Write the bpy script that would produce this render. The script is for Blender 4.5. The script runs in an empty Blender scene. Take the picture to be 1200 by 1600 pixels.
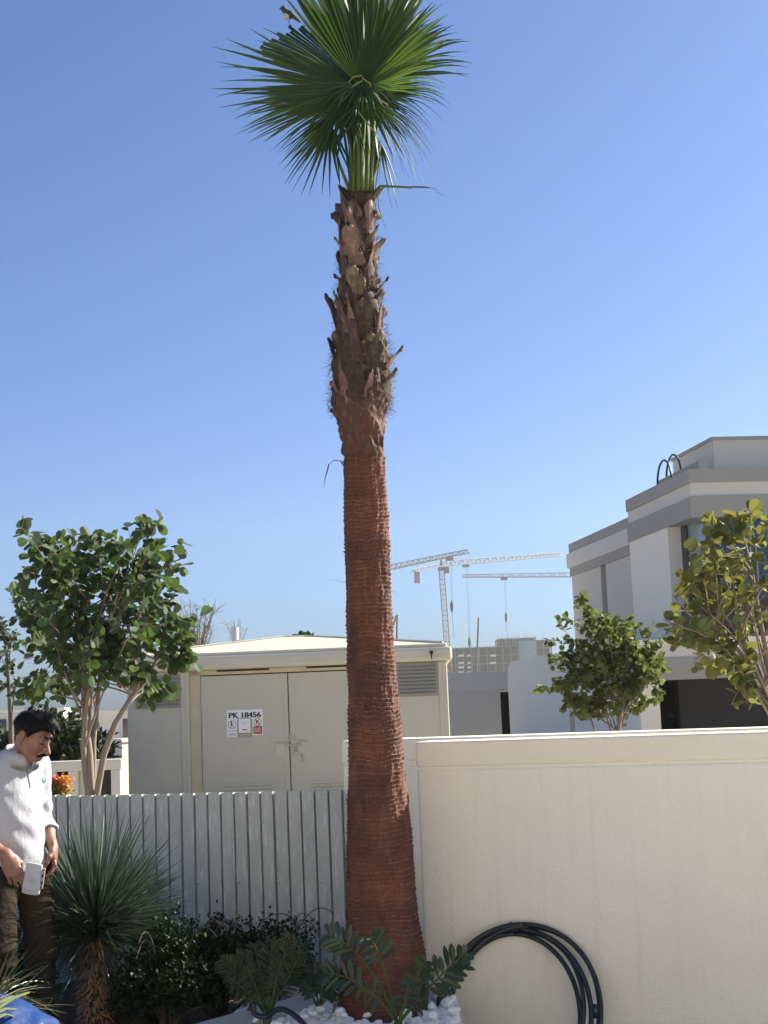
import bpy, bmesh, math, random
import numpy as np
from mathutils import Vector, Matrix

# ------------------------------------------------------------------ camera, sky, sun
SC = bpy.context.scene
COL = SC.collection
FPX = 2300.0                       # focal length in pixels of the 1200x1600 photograph
EYE = Vector((0.0, 0.0, 1.6))
PITCH = math.atan(295.0 / FPX)
ROLL = -0.04
cam_d = bpy.data.cameras.new('camera')
cam_d.sensor_fit = 'VERTICAL'; cam_d.sensor_height = 36.0
cam_d.lens = FPX / 1600.0 * 36.0
cam_d.clip_start = 0.1; cam_d.clip_end = 5000
cam = bpy.data.objects.new('camera', cam_d); COL.objects.link(cam)
CROT = Matrix.Rotation(math.pi / 2 + PITCH, 3, 'X') @ Matrix.Rotation(ROLL, 3, 'Z')
cam.matrix_world = Matrix.Translation(EYE) @ CROT.to_4x4()
SC.camera = cam

SUN_EL = math.radians(31); SUN_AZ = math.radians(63)     # azimuth from +Y towards +X
sdir = Vector((math.sin(SUN_AZ) * math.cos(SUN_EL), math.cos(SUN_AZ) * math.cos(SUN_EL), math.sin(SUN_EL)))
world = bpy.data.worlds.new('World'); SC.world = world; world.use_nodes = True
wn = world.node_tree.nodes; wl = world.node_tree.links
sky = wn.new('ShaderNodeTexSky'); sky.sky_type = 'NISHITA'; sky.sun_disc = False
sky.sun_elevation = SUN_EL; sky.sun_rotation = SUN_AZ
sky.air_density = 0.75; sky.dust_density = 1.6; sky.ozone_density = 4.5; sky.altitude = 0
bg = wn['Background']
gain = wn.new('ShaderNodeMix'); gain.data_type = 'RGBA'; gain.blend_type = 'MULTIPLY'; gain.inputs[0].default_value = 1; gain.inputs[7].default_value = (.71, .925, 1.19, 1)
wl.new(sky.outputs[0], gain.inputs[6]); wl.new(gain.outputs[2], bg.inputs[0]); bg.inputs[1].default_value = 0.05
sl = bpy.data.lights.new('sun', 'SUN'); sl.energy = 5.0; sl.angle = math.radians(0.5); sl.color = (1.0, 0.94, 0.78)
so = bpy.data.objects.new('sun', sl); COL.objects.link(so)
so.rotation_euler = sdir.to_track_quat('Z', 'Y').to_euler()
SC.view_settings.view_transform = 'Standard'; SC.view_settings.look = 'None'
SC.view_settings.exposure = 1.55; SC.view_settings.gamma = 1.0; SC.view_settings.use_curve_mapping = False

def ray(px, py):
    return CROT @ Vector(((px - 600) / FPX, (800 - py) / FPX, -1.0))
def P(px, py, Y):
    d = ray(px, py); return EYE + d * (Y / d.y)
def PZ(px, py, z):
    d = ray(px, py); return EYE + d * ((z - EYE.z) / d.z)
def PPL(px, py, o, n):
    d = ray(px, py); return EYE + d * ((o - EYE).dot(n) / d.dot(n))
R = np.random.RandomState(7)
random.seed(7)
def V(*a): return Vector(a)

# ------------------------------------------------------------------ materials
def mat(name, col, rough=0.8, metal=0.0, noise=None, bump=None, coat=0.0, spec=0.5, island=0.0, transl=0.0, tcol=None, objrand=False):
    """noise = list of (scale, amount, colour2, lo, hi, (sx,sy,sz)); bump = list of (scale, strength, distance, (sx,sy,sz))"""
    m = bpy.data.materials.new(name); m.use_nodes = True
    nt = m.node_tree; N = nt.nodes; L = nt.links
    b = N['Principled BSDF']; b.inputs['Roughness'].default_value = rough; b.inputs['Metallic'].default_value = metal
    b.inputs['Specular IOR Level'].default_value = spec
    b.inputs['Coat Weight'].default_value = coat
    tc = N.new('ShaderNodeTexCoord')
    cur = N.new('ShaderNodeRGB'); cur.outputs[0].default_value = (*col, 1); out = cur.outputs[0]
    for (sc, amt, c2, lo, hi, st) in (noise or []):
        mp = N.new('ShaderNodeMapping'); mp.inputs['Scale'].default_value = st
        L.new(tc.outputs['Object'], mp.inputs[0])
        nz = N.new('ShaderNodeTexNoise'); nz.inputs['Scale'].default_value = sc; nz.inputs['Detail'].default_value = 6
        nz.inputs['Roughness'].default_value = 0.6
        L.new(mp.outputs[0], nz.inputs['Vector'])
        mr = N.new('ShaderNodeMapRange'); mr.inputs[1].default_value = lo; mr.inputs[2].default_value = hi
        mr.inputs[3].default_value = 0; mr.inputs[4].default_value = amt
        L.new(nz.outputs[0], mr.inputs[0])
        mx = N.new('ShaderNodeMix'); mx.data_type = 'RGBA'
        L.new(mr.outputs[0], mx.inputs[0]); L.new(out, mx.inputs[6]); mx.inputs[7].default_value = (*c2, 1)
        out = mx.outputs[2]
    if island:
        g = N.new('ShaderNodeObjectInfo' if objrand else 'ShaderNodeNewGeometry'); hs = N.new('ShaderNodeHueSaturation')
        mr = N.new('ShaderNodeMapRange'); mr.inputs[3].default_value = (1 - island) if not objrand else .45; mr.inputs[4].default_value = (1 + island) if not objrand else 2.1
        L.new(g.outputs['Random' if objrand else 'Random Per Island'], mr.inputs[0]); L.new(mr.outputs[0], hs.inputs['Value'])
        mr2 = N.new('ShaderNodeMapRange'); mr2.inputs[3].default_value = 0.5 + 0.035; mr2.inputs[4].default_value = 0.5 - 0.045
        ml = N.new('ShaderNodeMath'); ml.operation = 'MULTIPLY'; ml.inputs[1].default_value = 7.13
        fr = N.new('ShaderNodeMath'); fr.operation = 'FRACT'
        L.new(g.outputs['Random' if objrand else 'Random Per Island'], ml.inputs[0]); L.new(ml.outputs[0], fr.inputs[0]); L.new(fr.outputs[0], mr2.inputs[0])
        L.new(mr2.outputs[0], hs.inputs['Hue'])
        L.new(out, hs.inputs['Color']); out = hs.outputs[0]
    L.new(out, b.inputs['Base Color'])
    prev = None
    for (sc, stg, dist, st) in (bump or []):
        mp = N.new('ShaderNodeMapping'); mp.inputs['Scale'].default_value = st
        L.new(tc.outputs['Object'], mp.inputs[0])
        nz = N.new('ShaderNodeTexNoise'); nz.inputs['Scale'].default_value = sc; nz.inputs['Detail'].default_value = 5
        L.new(mp.outputs[0], nz.inputs['Vector'])
        bp = N.new('ShaderNodeBump'); bp.inputs['Strength'].default_value = stg; bp.inputs['Distance'].default_value = dist
        L.new(nz.outputs[0], bp.inputs['Height'])
        if prev: L.new(prev, bp.inputs['Normal'])
        prev = bp.outputs[0]
    if prev: L.new(prev, b.inputs['Normal'])
    if transl:
        t = N.new('ShaderNodeBsdfTranslucent'); mx = N.new('ShaderNodeMixShader'); mx.inputs[0].default_value = transl
        if tcol: t.inputs[0].default_value = (*tcol, 1)
        else: L.new(out, t.inputs[0])
        L.new(b.outputs[0], mx.inputs[1]); L.new(t.outputs[0], mx.inputs[2])
        L.new(mx.outputs[0], N['Material Output'].inputs[0])
    return m
U = (1, 1, 1)
M = {}
M['wall'] = mat('cream_render', (0.74, 0.715, 0.64), 0.9, noise=[(1.3, .6, (.66, .635, .56), .35, .7, U), (90, .35, (.58, .555, .49), .45, .75, U), (5, .4, (.60, .565, .49), .58, .8, (1, 1, .35)), (3, .5, (.5, .47, .40), .66, .8, (3, 3, .3)), (6, .35, (.60, .575, .50), .52, .72, (3.5, 3.5, .16)), (26, .5, (.42, .40, .35), .70, .80, U)], bump=[(55, .42, .008, U), (260, .3, .002, U)])
M['wall_cap'] = mat('cream_coping', (0.74, 0.71, 0.61), 0.9, noise=[(2, .5, (.67, .63, .53), .35, .7, U), (120, .25, (.6, .57, .48), .45, .75, U)], bump=[(70, .5, .005, U), (260, .3, .002, U)])
M['ground'] = mat('dry_ground', (0.50, 0.43, 0.33), 0.95, noise=[(3, .6, (.28, .24, .18), .3, .7, U), (40, .4, (.42, .37, .3), .4, .7, U)], bump=[(30, .5, .02, U)])
M['paving'] = mat('pale_paving', (0.74, 0.66, 0.53), 0.85, noise=[(2, .5, (.68, .60, .48), .3, .7, U), (60, .3, (.6, .57, .5), .4, .7, U)], bump=[(80, .3, .003, U)])
M['soil'] = mat('dark_soil', (0.045, 0.032, 0.024), 1.0, noise=[(25, .7, (.09, .065, .045), .4, .7, U)], bump=[(40, .9, .03, U)])
M['road'] = mat('asphalt', (0.06, 0.06, 0.062), 0.9, noise=[(40, .5, (.09, .09, .09), .4, .7, U)])
M['kiosk'] = mat('kiosk_grey', (0.50, 0.48, 0.40), 0.55, noise=[(1.2, .5, (.45, .43, .36), .3, .7, U), (14, .3, (.36, .34, .28), .55, .8, (1, 1, .15))], bump=[(20, .05, .004, U)])
M['kiosk_trim'] = mat('kiosk_cream', (0.56, 0.49, 0.33), 0.6, noise=[(3, .5, (.37, .31, .2), .3, .7, U)])
M['kiosk_roof'] = mat('kiosk_roof_cream', (0.60, 0.55, 0.43), 0.6, noise=[(1.5, .5, (.52, .46, .33), .35, .7, U), (9, .35, (.45, .39, .28), .55, .8, U)])
M['kiosk_fascia'] = mat('kiosk_fascia', (0.55, 0.52, 0.42), 0.55, noise=[(2, .5, (.46, .43, .345), .35, .7, U)])
M['vent'] = mat('vent_grey', (0.27, 0.265, 0.24), 0.6)
M['slot'] = mat('dark_slot', (0.03, 0.028, 0.024), 0.9)
M['steel'] = mat('steel_fitting', (0.35, 0.34, 0.33), 0.4, 0.8)
M['white_sign'] = mat('white_sign', (0.78, 0.80, 0.80), 0.4, noise=[(20, .2, (.6, .6, .58), .5, .8, U)])
M['ink'] = mat('black_ink', (0.015, 0.018, 0.03), 0.5)
M['red_ink'] = mat('red_ink', (0.42, 0.06, 0.05), 0.5)
M['grey_ink'] = mat('grey_ink', (0.3, 0.3, 0.3), 0.6)
def galv():
    m = mat('galvanised_steel', (0.45, 0.465, 0.445), 0.6, 0.0, noise=[(7, .6, (.34, .355, .34), .35, .65, (1, 1, .35)), (16, .8, (.66, .68, .66), .54, .70, (2.2, 2.2, .5)), (60, .35, (.5, .53, .54), .45, .75, (1, 1, .6))], bump=[(12, .12, .004, (1, 1, .2))])
    return m
M['galv'] = galv()
M['screw'] = mat('screw_head', (0.75, 0.75, 0.75), 0.3, 0.7)
M['bark_red'] = mat('red_shaved_bark', (0.142, 0.048, 0.027), 0.85, noise=[(2.6, .85, (.050, .017, .013), .42, .60, (1, 1, .8)), (7, .6, (.22, .080, .040), .5, .7, (1, 1, .7)), (40, .6, (.07, .024, .017), .46, .64, (2.2, 2.2, 1.0)), (70, .5, (.30, .15, .10), .58, .76, (2, 2, .9))], bump=[(70, .5, .004, (2, 2, 1.2))])
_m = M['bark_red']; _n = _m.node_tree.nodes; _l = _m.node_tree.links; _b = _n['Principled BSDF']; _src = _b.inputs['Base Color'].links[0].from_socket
_at = _n.new('ShaderNodeAttribute'); _at.attribute_name = 'tan_lip_groove_shade'
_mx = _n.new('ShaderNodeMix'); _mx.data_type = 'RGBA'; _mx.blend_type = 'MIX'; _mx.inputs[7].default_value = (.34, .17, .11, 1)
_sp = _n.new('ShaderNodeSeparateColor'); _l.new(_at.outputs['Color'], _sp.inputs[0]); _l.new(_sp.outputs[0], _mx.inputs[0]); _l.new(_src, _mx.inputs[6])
_m2 = _n.new('ShaderNodeMix'); _m2.data_type = 'RGBA'; _m2.inputs[7].default_value = (.035, .012, .009, 1); _l.new(_sp.outputs[1], _m2.inputs[0]); _l.new(_mx.outputs[2], _m2.inputs[6]); _l.new(_m2.outputs[2], _b.inputs['Base Color'])  # dark groove colour paints in shade between rings; tan lips are fibre
M['boot'] = mat('grey_brown_leaf_base', (0.062, 0.040, 0.031), 0.85, noise=[(9, .8, (.045, .024, .02), .4, .65, U), (60, .5, (.24, .175, .135), .5, .75, (1, 1, .3)), (3, .4, (.17, .12, .09), .45, .7, U)], bump=[(60, .7, .006, (1, 1, .35))], island=.25, objrand=True)
M['boot_core'] = mat('fibrous_trunk', (0.048, 0.027, 0.020), 0.95, noise=[(30, .7, (.05, .025, .018), .4, .65, (1, 1, .5)), (80, .5, (.11, .07, .05), .5, .7, U)], bump=[(60, .9, .012, (1, 1, .5))])
M['fibre'] = mat('trunk_fibre', (0.085, 0.060, 0.046), 0.9, island=.4)
M['collar'] = mat('fresh_brown_collar', (0.095, 0.034, 0.022), 0.85, noise=[(10, .7, (.055, .032, .024), .4, .65, (1, 1, .6)), (50, .5, (.27, .14, .10), .55, .75, (1, 1, .6))], bump=[(50, .7, .008, (1, 1, .4))])
M['frond'] = mat('shaded_frond_green', (0.018, 0.040, 0.014), 0.5, noise=[(4, .5, (.020, .045, .02), .35, .7, U), (30, .3, (.040, .07, .022), .5, .8, U)], spec=.2, transl=.12, tcol=(.09, .17, .02))  # base darkened to hold the shade the fans cast on each other
M['frond_lit'] = mat('sunlit_frond_green', (0.034, 0.066, 0.018), 0.5, noise=[(4, .5, (.035, .065, .018), .35, .7, U)], transl=.26, tcol=(.15, .27, .03))  # brighter copy of the frond green, sunlight through the right-hand fans painted in
M['frond_dry'] = mat('dry_frond_edge', (0.30, 0.24, 0.13), 0.7, transl=.2)
M['petiole'] = mat('petiole_green', (0.065, 0.095, 0.028), 0.6, spec=.2, noise=[(6, .5, (.13, .12, .06), .5, .8, (1, 1, .4))])
M['leaf'] = mat('bauhinia_leaf', (0.044, 0.068, 0.036), 0.62, spec=.22, island=.6, transl=.25, tcol=(.12, .19, .035))
M['leaf_y'] = mat('yellowing_leaf', (0.090, 0.108, 0.040), 0.62, spec=.22, island=.65, transl=.3, tcol=(.26, .26, .05))
M['leaf_small'] = mat('small_tree_leaf', (0.080, 0.098, 0.034), 0.62, spec=.22, island=.7, transl=.28, tcol=(.2, .26, .05))
M['leaf_dark'] = mat('dark_shrub_leaf', (0.019, 0.036, 0.015), 0.5, spec=.1, island=.5, transl=.06)
M['leaf_bg'] = mat('background_shrub_leaf', (0.034, 0.052, 0.024), 0.5, spec=.22, island=.5, transl=.25)
M['cycad'] = mat('cycad_leaf', (0.030, 0.044, 0.016), 0.5, island=.3, transl=.15, noise=[(7, .5, (.10, .085, .03), .5, .75, U)])
M['zamia'] = mat('glossy_leaflet', (0.024, 0.050, 0.026), 0.38, island=.3, transl=.15)
M['yucca'] = mat('yucca_blue_green', (0.056, 0.085, 0.060), 0.36, island=.35, transl=.12)
M['yucca_old'] = mat('yucca_dry_leaf', (0.26, 0.22, 0.15), 0.8, island=.4)
M['yucca_trunk'] = mat('yucca_trunk_stub', (0.32, 0.20, 0.115), 0.9, island=.5)
M['yucca_core'] = mat('yucca_core', (0.05, 0.032, 0.022), 0.95)
M['twig'] = mat('pale_bark', (0.20, 0.16, 0.13), 0.85, noise=[(14, .6, (.13, .10, .08), .4, .7, (1, 1, .4))], bump=[(40, .4, .004, (1, 1, .3))])
M['twig_dark'] = mat('dark_bark', (0.10, 0.08, 0.07), 0.9)
M['pebble'] = mat('white_pebble', (0.85, 0.85, 0.83), 0.6, noise=[(12, .5, (.68, .68, .67), .4, .7, U)], bump=[(30, .2, .004, U)])
M['kerb'] = mat('concrete_kerb', (0.44, 0.42, 0.38), 0.85, noise=[(8, .5, (.36, .34, .3), .4, .7, U)], bump=[(60, .3, .004, U)])
M['hose'] = mat('black_pipe', (0.010, 0.014, 0.018), 0.38, noise=[(6, .4, (.03, .035, .04), .5, .8, U)])
M['tarp'] = mat('blue_tarp', (0.003, 0.034, 0.15), 0.45, noise=[(8, .4, (.002, .022, .10), .4, .7, U)], bump=[(12, .5, .02, U)])
M['straw'] = mat('dry_straw', (0.16, 0.135, 0.07), 0.8, island=.35, transl=.15)
M['straw_g'] = mat('yellow_green_stalk', (0.12, 0.13, 0.05), 0.6, island=.2)
M['h_light'] = mat('villa_light_band', (0.60, 0.58, 0.52), 0.9, noise=[(.6, .4, (.54, .52, .47), .35, .7, U), (4, .25, (.50, .48, .43), .55, .8, (1, 1, .2))])
M['h_mid'] = mat('villa_beige_wall', (0.56, 0.53, 0.46), 0.9, noise=[(.6, .4, (.50, .47, .41), .35, .7, U)])
M['h_dark'] = mat('villa_grey_band', (0.33, 0.32, 0.29), 0.9, noise=[(.8, .4, (.29, .28, .255), .35, .7, U)])
M['h_white'] = mat('villa_white_wall', (0.80, 0.75, 0.64), 0.9, noise=[(.6, .4, (.73, .685, .585), .35, .7, U)])
M['h_frame'] = mat('window_frame_dark', (0.04, 0.042, 0.045), 0.5)
M['glass'] = mat('blue_window_glass', (0.012, 0.022, 0.045), 0.06, 0.0, spec=.9, coat=.5)
M['glass_pale'] = mat('pale_curtain_glass', (0.20, 0.27, 0.33), 0.12, spec=.8)
M['h_wood'] = mat('brown_cladding', (0.085, 0.066, 0.055), 0.8, noise=[(12, .5, (.06, .046, .04), .4, .7, (3, 3, .3))])
M['h_inside'] = mat('interior_shade_wall', (0.012, 0.012, 0.015), 0.9)  # near-black colour stands in for the shade inside rooms and openings
M['h_panel'] = mat('shaded_charcoal_garage_door', (0.020, 0.019, 0.018), 0.7)  # darkened beyond charcoal for the shade under the podium
M['blackpipe'] = mat('dark_green_steel', (0.02, 0.035, 0.035), 0.4)
M['carpaint'] = mat('black_car_paint', (0.01, 0.01, 0.013), 0.25, coat=.6)
M['tyre'] = mat('tyre_rubber', (0.02, 0.02, 0.02), 0.9)
M['crane'] = mat('crane_white_paint', (0.24, 0.22, 0.21), 0.7)
M['crane_red'] = mat('crane_mast_paint', (0.20, 0.12, 0.10), 0.7)
M['far_conc'] = mat('unfinished_concrete', (0.13, 0.14, 0.16), 0.95, noise=[(.4, .5, (.09, .1, .12), .35, .7, U)])
M['far_dark'] = mat('dark_steel_and_floor_shade', (0.04, 0.045, 0.055), 0.95)  # dark rig steel, also the painted shade of open floors
M['far_white'] = mat('white_site_panels', (0.62, 0.62, 0.6), 0.8)
M['net'] = mat('blue_scaffold_net', (0.15, 0.26, 0.33), 0.8, noise=[(1, .6, (.25, .36, .4), .4, .7, U)])
M['skin'] = mat('brown_skin', (0.24, 0.112, 0.075), 0.5, noise=[(35, .4, (.18, .078, .052), .45, .7, U)], bump=[(120, .15, .001, U)])
M['hair'] = mat('black_hair', (0.003, 0.003, 0.0035), 0.6, spec=.15, noise=[(60, .4, (.008, .0085, .010), .5, .75, (1, 1, .3))], bump=[(90, .7, .006, (1, .4, .25))])
M['shirt'] = mat('white_polo_fabric', (0.40, 0.405, 0.44), 0.85, noise=[(5, .25, (.34, .35, .39), .4, .7, U)], bump=[(6, .5, .035, (1.6, 1.6, .8)), (18, .2, .010, (1, 1, 1.6))])
M['placket'] = mat('grey_placket', (0.20, 0.21, 0.23), 0.8)
M['trouser'] = mat('brown_cargo_cloth', (0.034, 0.026, 0.019), 0.95, spec=.1, noise=[(6, .5, (.020, .016, .012), .4, .7, U)], bump=[(9, .7, .04, (1, 1, 1.5)), (26, .4, .012, U)])
M['belt'] = mat('black_belt', (0.015, 0.015, 0.018), 0.5)
M['shoe'] = mat('dark_shoe', (0.03, 0.027, 0.025), 0.7)
M['green_ink'] = mat('green_emblem', (0.02, 0.28, 0.22), 0.7)
M['pouch'] = mat('white_pouch', (0.42, 0.43, 0.46), 0.45, bump=[(18, .3, .01, U)])
M['bird_d'] = mat('bird_dark', (0.03, 0.028, 0.026), 0.7)
M['bird_l'] = mat('bird_pale', (0.36, 0.34, 0.31), 0.8)
M['fl_red'] = mat('crimson_bract', (0.42, 0.02, 0.05), 0.7, island=.3, transl=.3, tcol=(.6, .03, .07))
M['fl_or'] = mat('orange_bract', (0.62, 0.29, 0.08), 0.7, island=.3, transl=.3, tcol=(.8, .4, .1))
M['antenna'] = mat('pale_grey_casing', (0.5, 0.5, 0.52), 0.5)

# ------------------------------------------------------------------ object helpers
def tag(o, label, cat, group=None, kind=None):
    o['label'] = label; o['category'] = cat
    if group: o['group'] = group
    if kind: o['kind'] = kind
    return o
def empty(name, loc, rz=0.0):
    o = bpy.data.objects.new(name, None); COL.objects.link(o); o.location = loc; o.rotation_euler = (0, 0, rz); return o
def link(name, me, parent=None, loc=None):
    o = bpy.data.objects.new(name, me); COL.objects.link(o)
    if parent is not None: o.parent = parent
    if loc is not None: o.location = loc
    return o
class MB:
    def __init__(s): s.v = []; s.f = []
    def add(s, vs, fs):
        n = len(s.v); s.v += [tuple(v) for v in vs]; s.f += [tuple(i + n for i in f) for f in fs]; return s
    def box(s, c, d, X=V(1, 0, 0), Y=V(0, 1, 0), Z=V(0, 0, 1), bev=0.0):
        c = Vector(c); a, b, h = d[0] / 2, d[1] / 2, d[2] / 2
        if bev <= 0:
            vs = [c + X * (x * a) + Y * (y * b) + Z * (z * h) for z in (-1, 1) for y in (-1, 1) for x in (-1, 1)]
            return s.add(vs, [(0, 2, 3, 1), (4, 5, 7, 6), (0, 1, 5, 4), (2, 6, 7, 3), (0, 4, 6, 2), (1, 3, 7, 5)])
        bm = bmesh.new(); bmesh.ops.create_cube(bm, size=1)
        for v in bm.verts: v.co = Vector((v.co.x * d[0], v.co.y * d[1], v.co.z * d[2]))
        bmesh.ops.bevel(bm, geom=bm.edges[:], offset=bev, segments=3, affect='EDGES', profile=.5)
        bm.verts.index_update()
        s.add([c + X * v.co.x + Y * v.co.y + Z * v.co.z for v in bm.verts], [[v.index for v in f.verts] for f in bm.faces]); bm.free()
        return s
    def prism(s, pts, ext):          # closed polygon pts extruded by vector ext
        n = len(pts); ext = Vector(ext); vs = [Vector(p) for p in pts] + [Vector(p) + ext for p in pts]
        fs = [tuple(range(n))[::-1], tuple(range(n, 2 * n))] + [(i, (i + 1) % n, n + (i + 1) % n, n + i) for i in range(n)]
        return s.add(vs, fs)
    def tube(s, path, rad, n=8, cap=True, flat=1.0, up=None):
        path = [Vector(p) for p in path]; k = len(path)
        if not hasattr(rad, '__len__'): rad = [rad] * k
        vs = []; T0 = None; A = None
        for i in range(k):
            T = (path[min(i + 1, k - 1)] - path[max(i - 1, 0)]); T = T.normalized() if T.length > 1e-9 else V(0, 0, 1)
            if A is None:
                A = Vector(up) if up is not None else (V(0, 0, 1) if abs(T.z) < .9 else V(1, 0, 0))
            A = (A - T * A.dot(T));
            if A.length < 1e-6: A = T.orthogonal()
            A.normalize(); B = T.cross(A)
            for j in range(n):
                t = 2 * math.pi * j / n
                vs.append(path[i] + (A * math.cos(t) * flat + B * math.sin(t)) * rad[i])
        fs = [(i * n + j, i * n + (j + 1) % n, (i + 1) * n + (j + 1) % n, (i + 1) * n + j) for i in range(k - 1) for j in range(n)]
        if cap: fs += [tuple(range(n))[::-1], tuple(range((k - 1) * n, k * n))]
        return s.add(vs, fs)
    def build(s, name, m, parent=None, smooth=False, loc=None, auto=None):
        me = bpy.data.meshes.new(name); org = Vector(loc) if loc is not None else None
        vs = s.v if org is None else [tuple(Vector(v) - org) for v in s.v]
        me.from_pydata(vs, [], s.f); me.update()
        me.materials.append(M[m] if isinstance(m, str) else m)
        bm = bmesh.new(); bm.from_mesh(me); bmesh.ops.recalc_face_normals(bm, faces=bm.faces[:]); bm.to_mesh(me); bm.free()
        if smooth:
            me.polygons.foreach_set('use_smooth', [True] * len(me.polygons))
        return link(name, me, parent, org)
def npmesh(name, vs, fs, m, parent=None, smooth=True):
    me = bpy.data.meshes.new(name); me.from_pydata(np.asarray(vs).tolist(), [], fs if isinstance(fs, list) else fs.tolist()); me.update()
    me.materials.append(M[m] if isinstance(m, str) else m)
    if smooth: me.polygons.foreach_set('use_smooth', [True] * len(me.polygons))
    return link(name, me, parent)
def scatter_arrays(tv, tf, pos, X, Y, Z, sc):
    """instance a small template: tv (k,3), tf list of faces; X,Y,Z (n,3) axes; sc (n,) or (n,3)"""
    tv = np.asarray(tv, float); n = len(pos); k = len(tv); sc = np.asarray(sc, float)
    if sc.ndim == 1: sc = np.repeat(sc[:, None], 3, 1)
    vs = pos[:, None, :] + tv[None, :, 0:1] * X[:, None, :] * sc[:, None, 0:1] + tv[None, :, 1:2] * Y[:, None, :] * sc[:, None, 1:2] + tv[None, :, 2:3] * Z[:, None, :] * sc[:, None, 2:3]
    fs = []
    for i in range(n):
        o = i * k
        for f in tf: fs.append([a + o for a in f])
    return vs.reshape(-1, 3), fs
def unit(a): return a / np.maximum(np.linalg.norm(a, axis=-1, keepdims=True), 1e-9)
def world_to_local(parent, o):       # geometry was built in world coordinates: keep it there under a placed Empty
    o.parent = parent; o.matrix_parent_inverse = Matrix.Identity(4)
    inv = (Matrix.Translation(parent.location) @ parent.rotation_euler.to_matrix().to_4x4()).inverted()
    o.data.transform(inv @ Matrix.Translation(o.location)); o.location = (0, 0, 0); return o
def part(mb, name, m, parent, smooth=False):     # build from world coordinates as a child of a placed Empty
    o = mb.build(name, m, None, smooth); return world_to_local(parent, o)
def bez(p0, p1, p2, n=8):
    return [p0 * (1 - t) ** 2 + p1 * 2 * t * (1 - t) + p2 * t * t for t in [i / n for i in range(n + 1)]]
def text_mesh(name, txt, size, org, X, Z, m, parent, thick=.0, off=.0):
    c = bpy.data.curves.new('lettering', 'FONT'); c.body = txt; c.size = size; c.extrude = thick; c.offset = off
    o = bpy.data.objects.new('lettering', c); COL.objects.link(o)
    me = bpy.data.meshes.new_from_object(o.evaluated_get(bpy.context.evaluated_depsgraph_get()))
    bpy.data.objects.remove(o); bpy.data.curves.remove(c)
    W = X.cross(Z)
    mw = Matrix(((X.x, Z.x, W.x, org.x), (X.y, Z.y, W.y, org.y), (X.z, Z.z, W.z, org.z), (0, 0, 0, 1)))
    me.transform(mw); me.materials.clear(); me.materials.append(M[m]); me.name = name
    o = link(name, me); return world_to_local(parent, o)

# smooth value noise on numpy arrays
_perm = R.rand(64, 64, 64)
def vnoise(p):
    p = np.asarray(p, float); i = np.floor(p).astype(int); f = p - i; f = f * f * (3 - 2 * f)
    def g(a, b, c): return _perm[(i[..., 0] + a) % 64, (i[..., 1] + b) % 64, (i[..., 2] + c) % 64]
    x, y, z = f[..., 0], f[..., 1], f[..., 2]
    c00 = g(0, 0, 0) * (1 - x) + g(1, 0, 0) * x; c10 = g(0, 1, 0) * (1 - x) + g(1, 1, 0) * x
    c01 = g(0, 0, 1) * (1 - x) + g(1, 0, 1) * x; c11 = g(0, 1, 1) * (1 - x) + g(1, 1, 1) * x
    return ((c00 * (1 - y) + c10 * y) * (1 - z) + (c01 * (1 - y) + c11 * y) * z) - .5

# signed-distance modelling: smooth unions meshed as one continuous surface
def nets(fn, lo, hi, h):
    lo = np.array(lo, float); hi = np.array(hi, float); n = np.ceil((hi - lo) / h).astype(int) + 1
    ax = [lo[i] + np.arange(n[i]) * h for i in range(3)]
    G = np.stack(np.meshgrid(*ax, indexing='ij'), -1); F = fn(G)
    ins = F < 0; c = n - 1
    def sl_(a, dx, dy, dz): return a[dx:dx + c[0], dy:dy + c[1], dz:dz + c[2]]
    acc = np.zeros((*c, 3)); cnt = np.zeros(c)
    cor = [(x, y, z) for x in (0, 1) for y in (0, 1) for z in (0, 1)]
    for a in cor:
        for k in range(3):
            if a[k]: continue
            b = list(a); b[k] = 1
            fa = sl_(F, *a); fb = sl_(F, *b); m_ = (fa < 0) != (fb < 0)
            t = np.where(m_, fa / np.where(m_, fa - fb, 1), 0)
            for q in range(3):
                acc[..., q] += m_ * (a[q] + (t if q == k else 0))
            cnt += m_
    act = cnt > 0; idx = -np.ones(c, int); idx[act] = np.arange(act.sum())
    ii = np.argwhere(act); vs = lo + (ii + acc[act] / cnt[act][:, None]) * h
    fs = []
    for k in range(3):
        u, w = (k + 1) % 3, (k + 2) % 3
        a = [slice(None)] * 3; b = [slice(None)] * 3; a[k] = slice(0, -1); b[k] = slice(1, None)
        sa = ins[tuple(a)]; sb = ins[tuple(b)]; e = np.argwhere(sa != sb)
        e = e[(e[:, u] > 0) & (e[:, w] > 0) & (e[:, u] < c[u]) & (e[:, w] < c[w])]
        if not len(e): continue
        flip = sa[tuple(e.T)]
        def cell(du, dw):
            q = e.copy(); q[:, u] -= du; q[:, w] -= dw; return idx[tuple(q.T)]
        q = np.stack([cell(1, 1), cell(0, 1), cell(0, 0), cell(1, 0)], 1)
        q[~flip] = q[~flip][:, ::-1]
        fs.append(q)
    return vs, np.concatenate(fs)
def sCap(p, a, b, r1, r2, sq=None):
    a = np.array(a, float); b = np.array(b, float); ab = b - a
    t = np.clip(((p - a) @ ab) / (ab @ ab), 0, 1); d = p - a - t[..., None] * ab
    if sq is not None: d = d / np.array(sq)
    return np.linalg.norm(d, axis=-1) - (r1 + (r2 - r1) * t)
def sEll(p, c, r, Rm=None):
    q = p - np.array(c, float)
    if Rm is not None: q = q @ np.array(Rm)
    r = np.array(r, float); k = np.linalg.norm(q / r, axis=-1); return (k - 1) * r.min() * np.where(k > 1, 1.0, 1.0)
def smin(a, b, k):
    h = np.clip(.5 + .5 * (b - a) / k, 0, 1); return b * (1 - h) + a * h - k * h * (1 - h)
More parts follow.
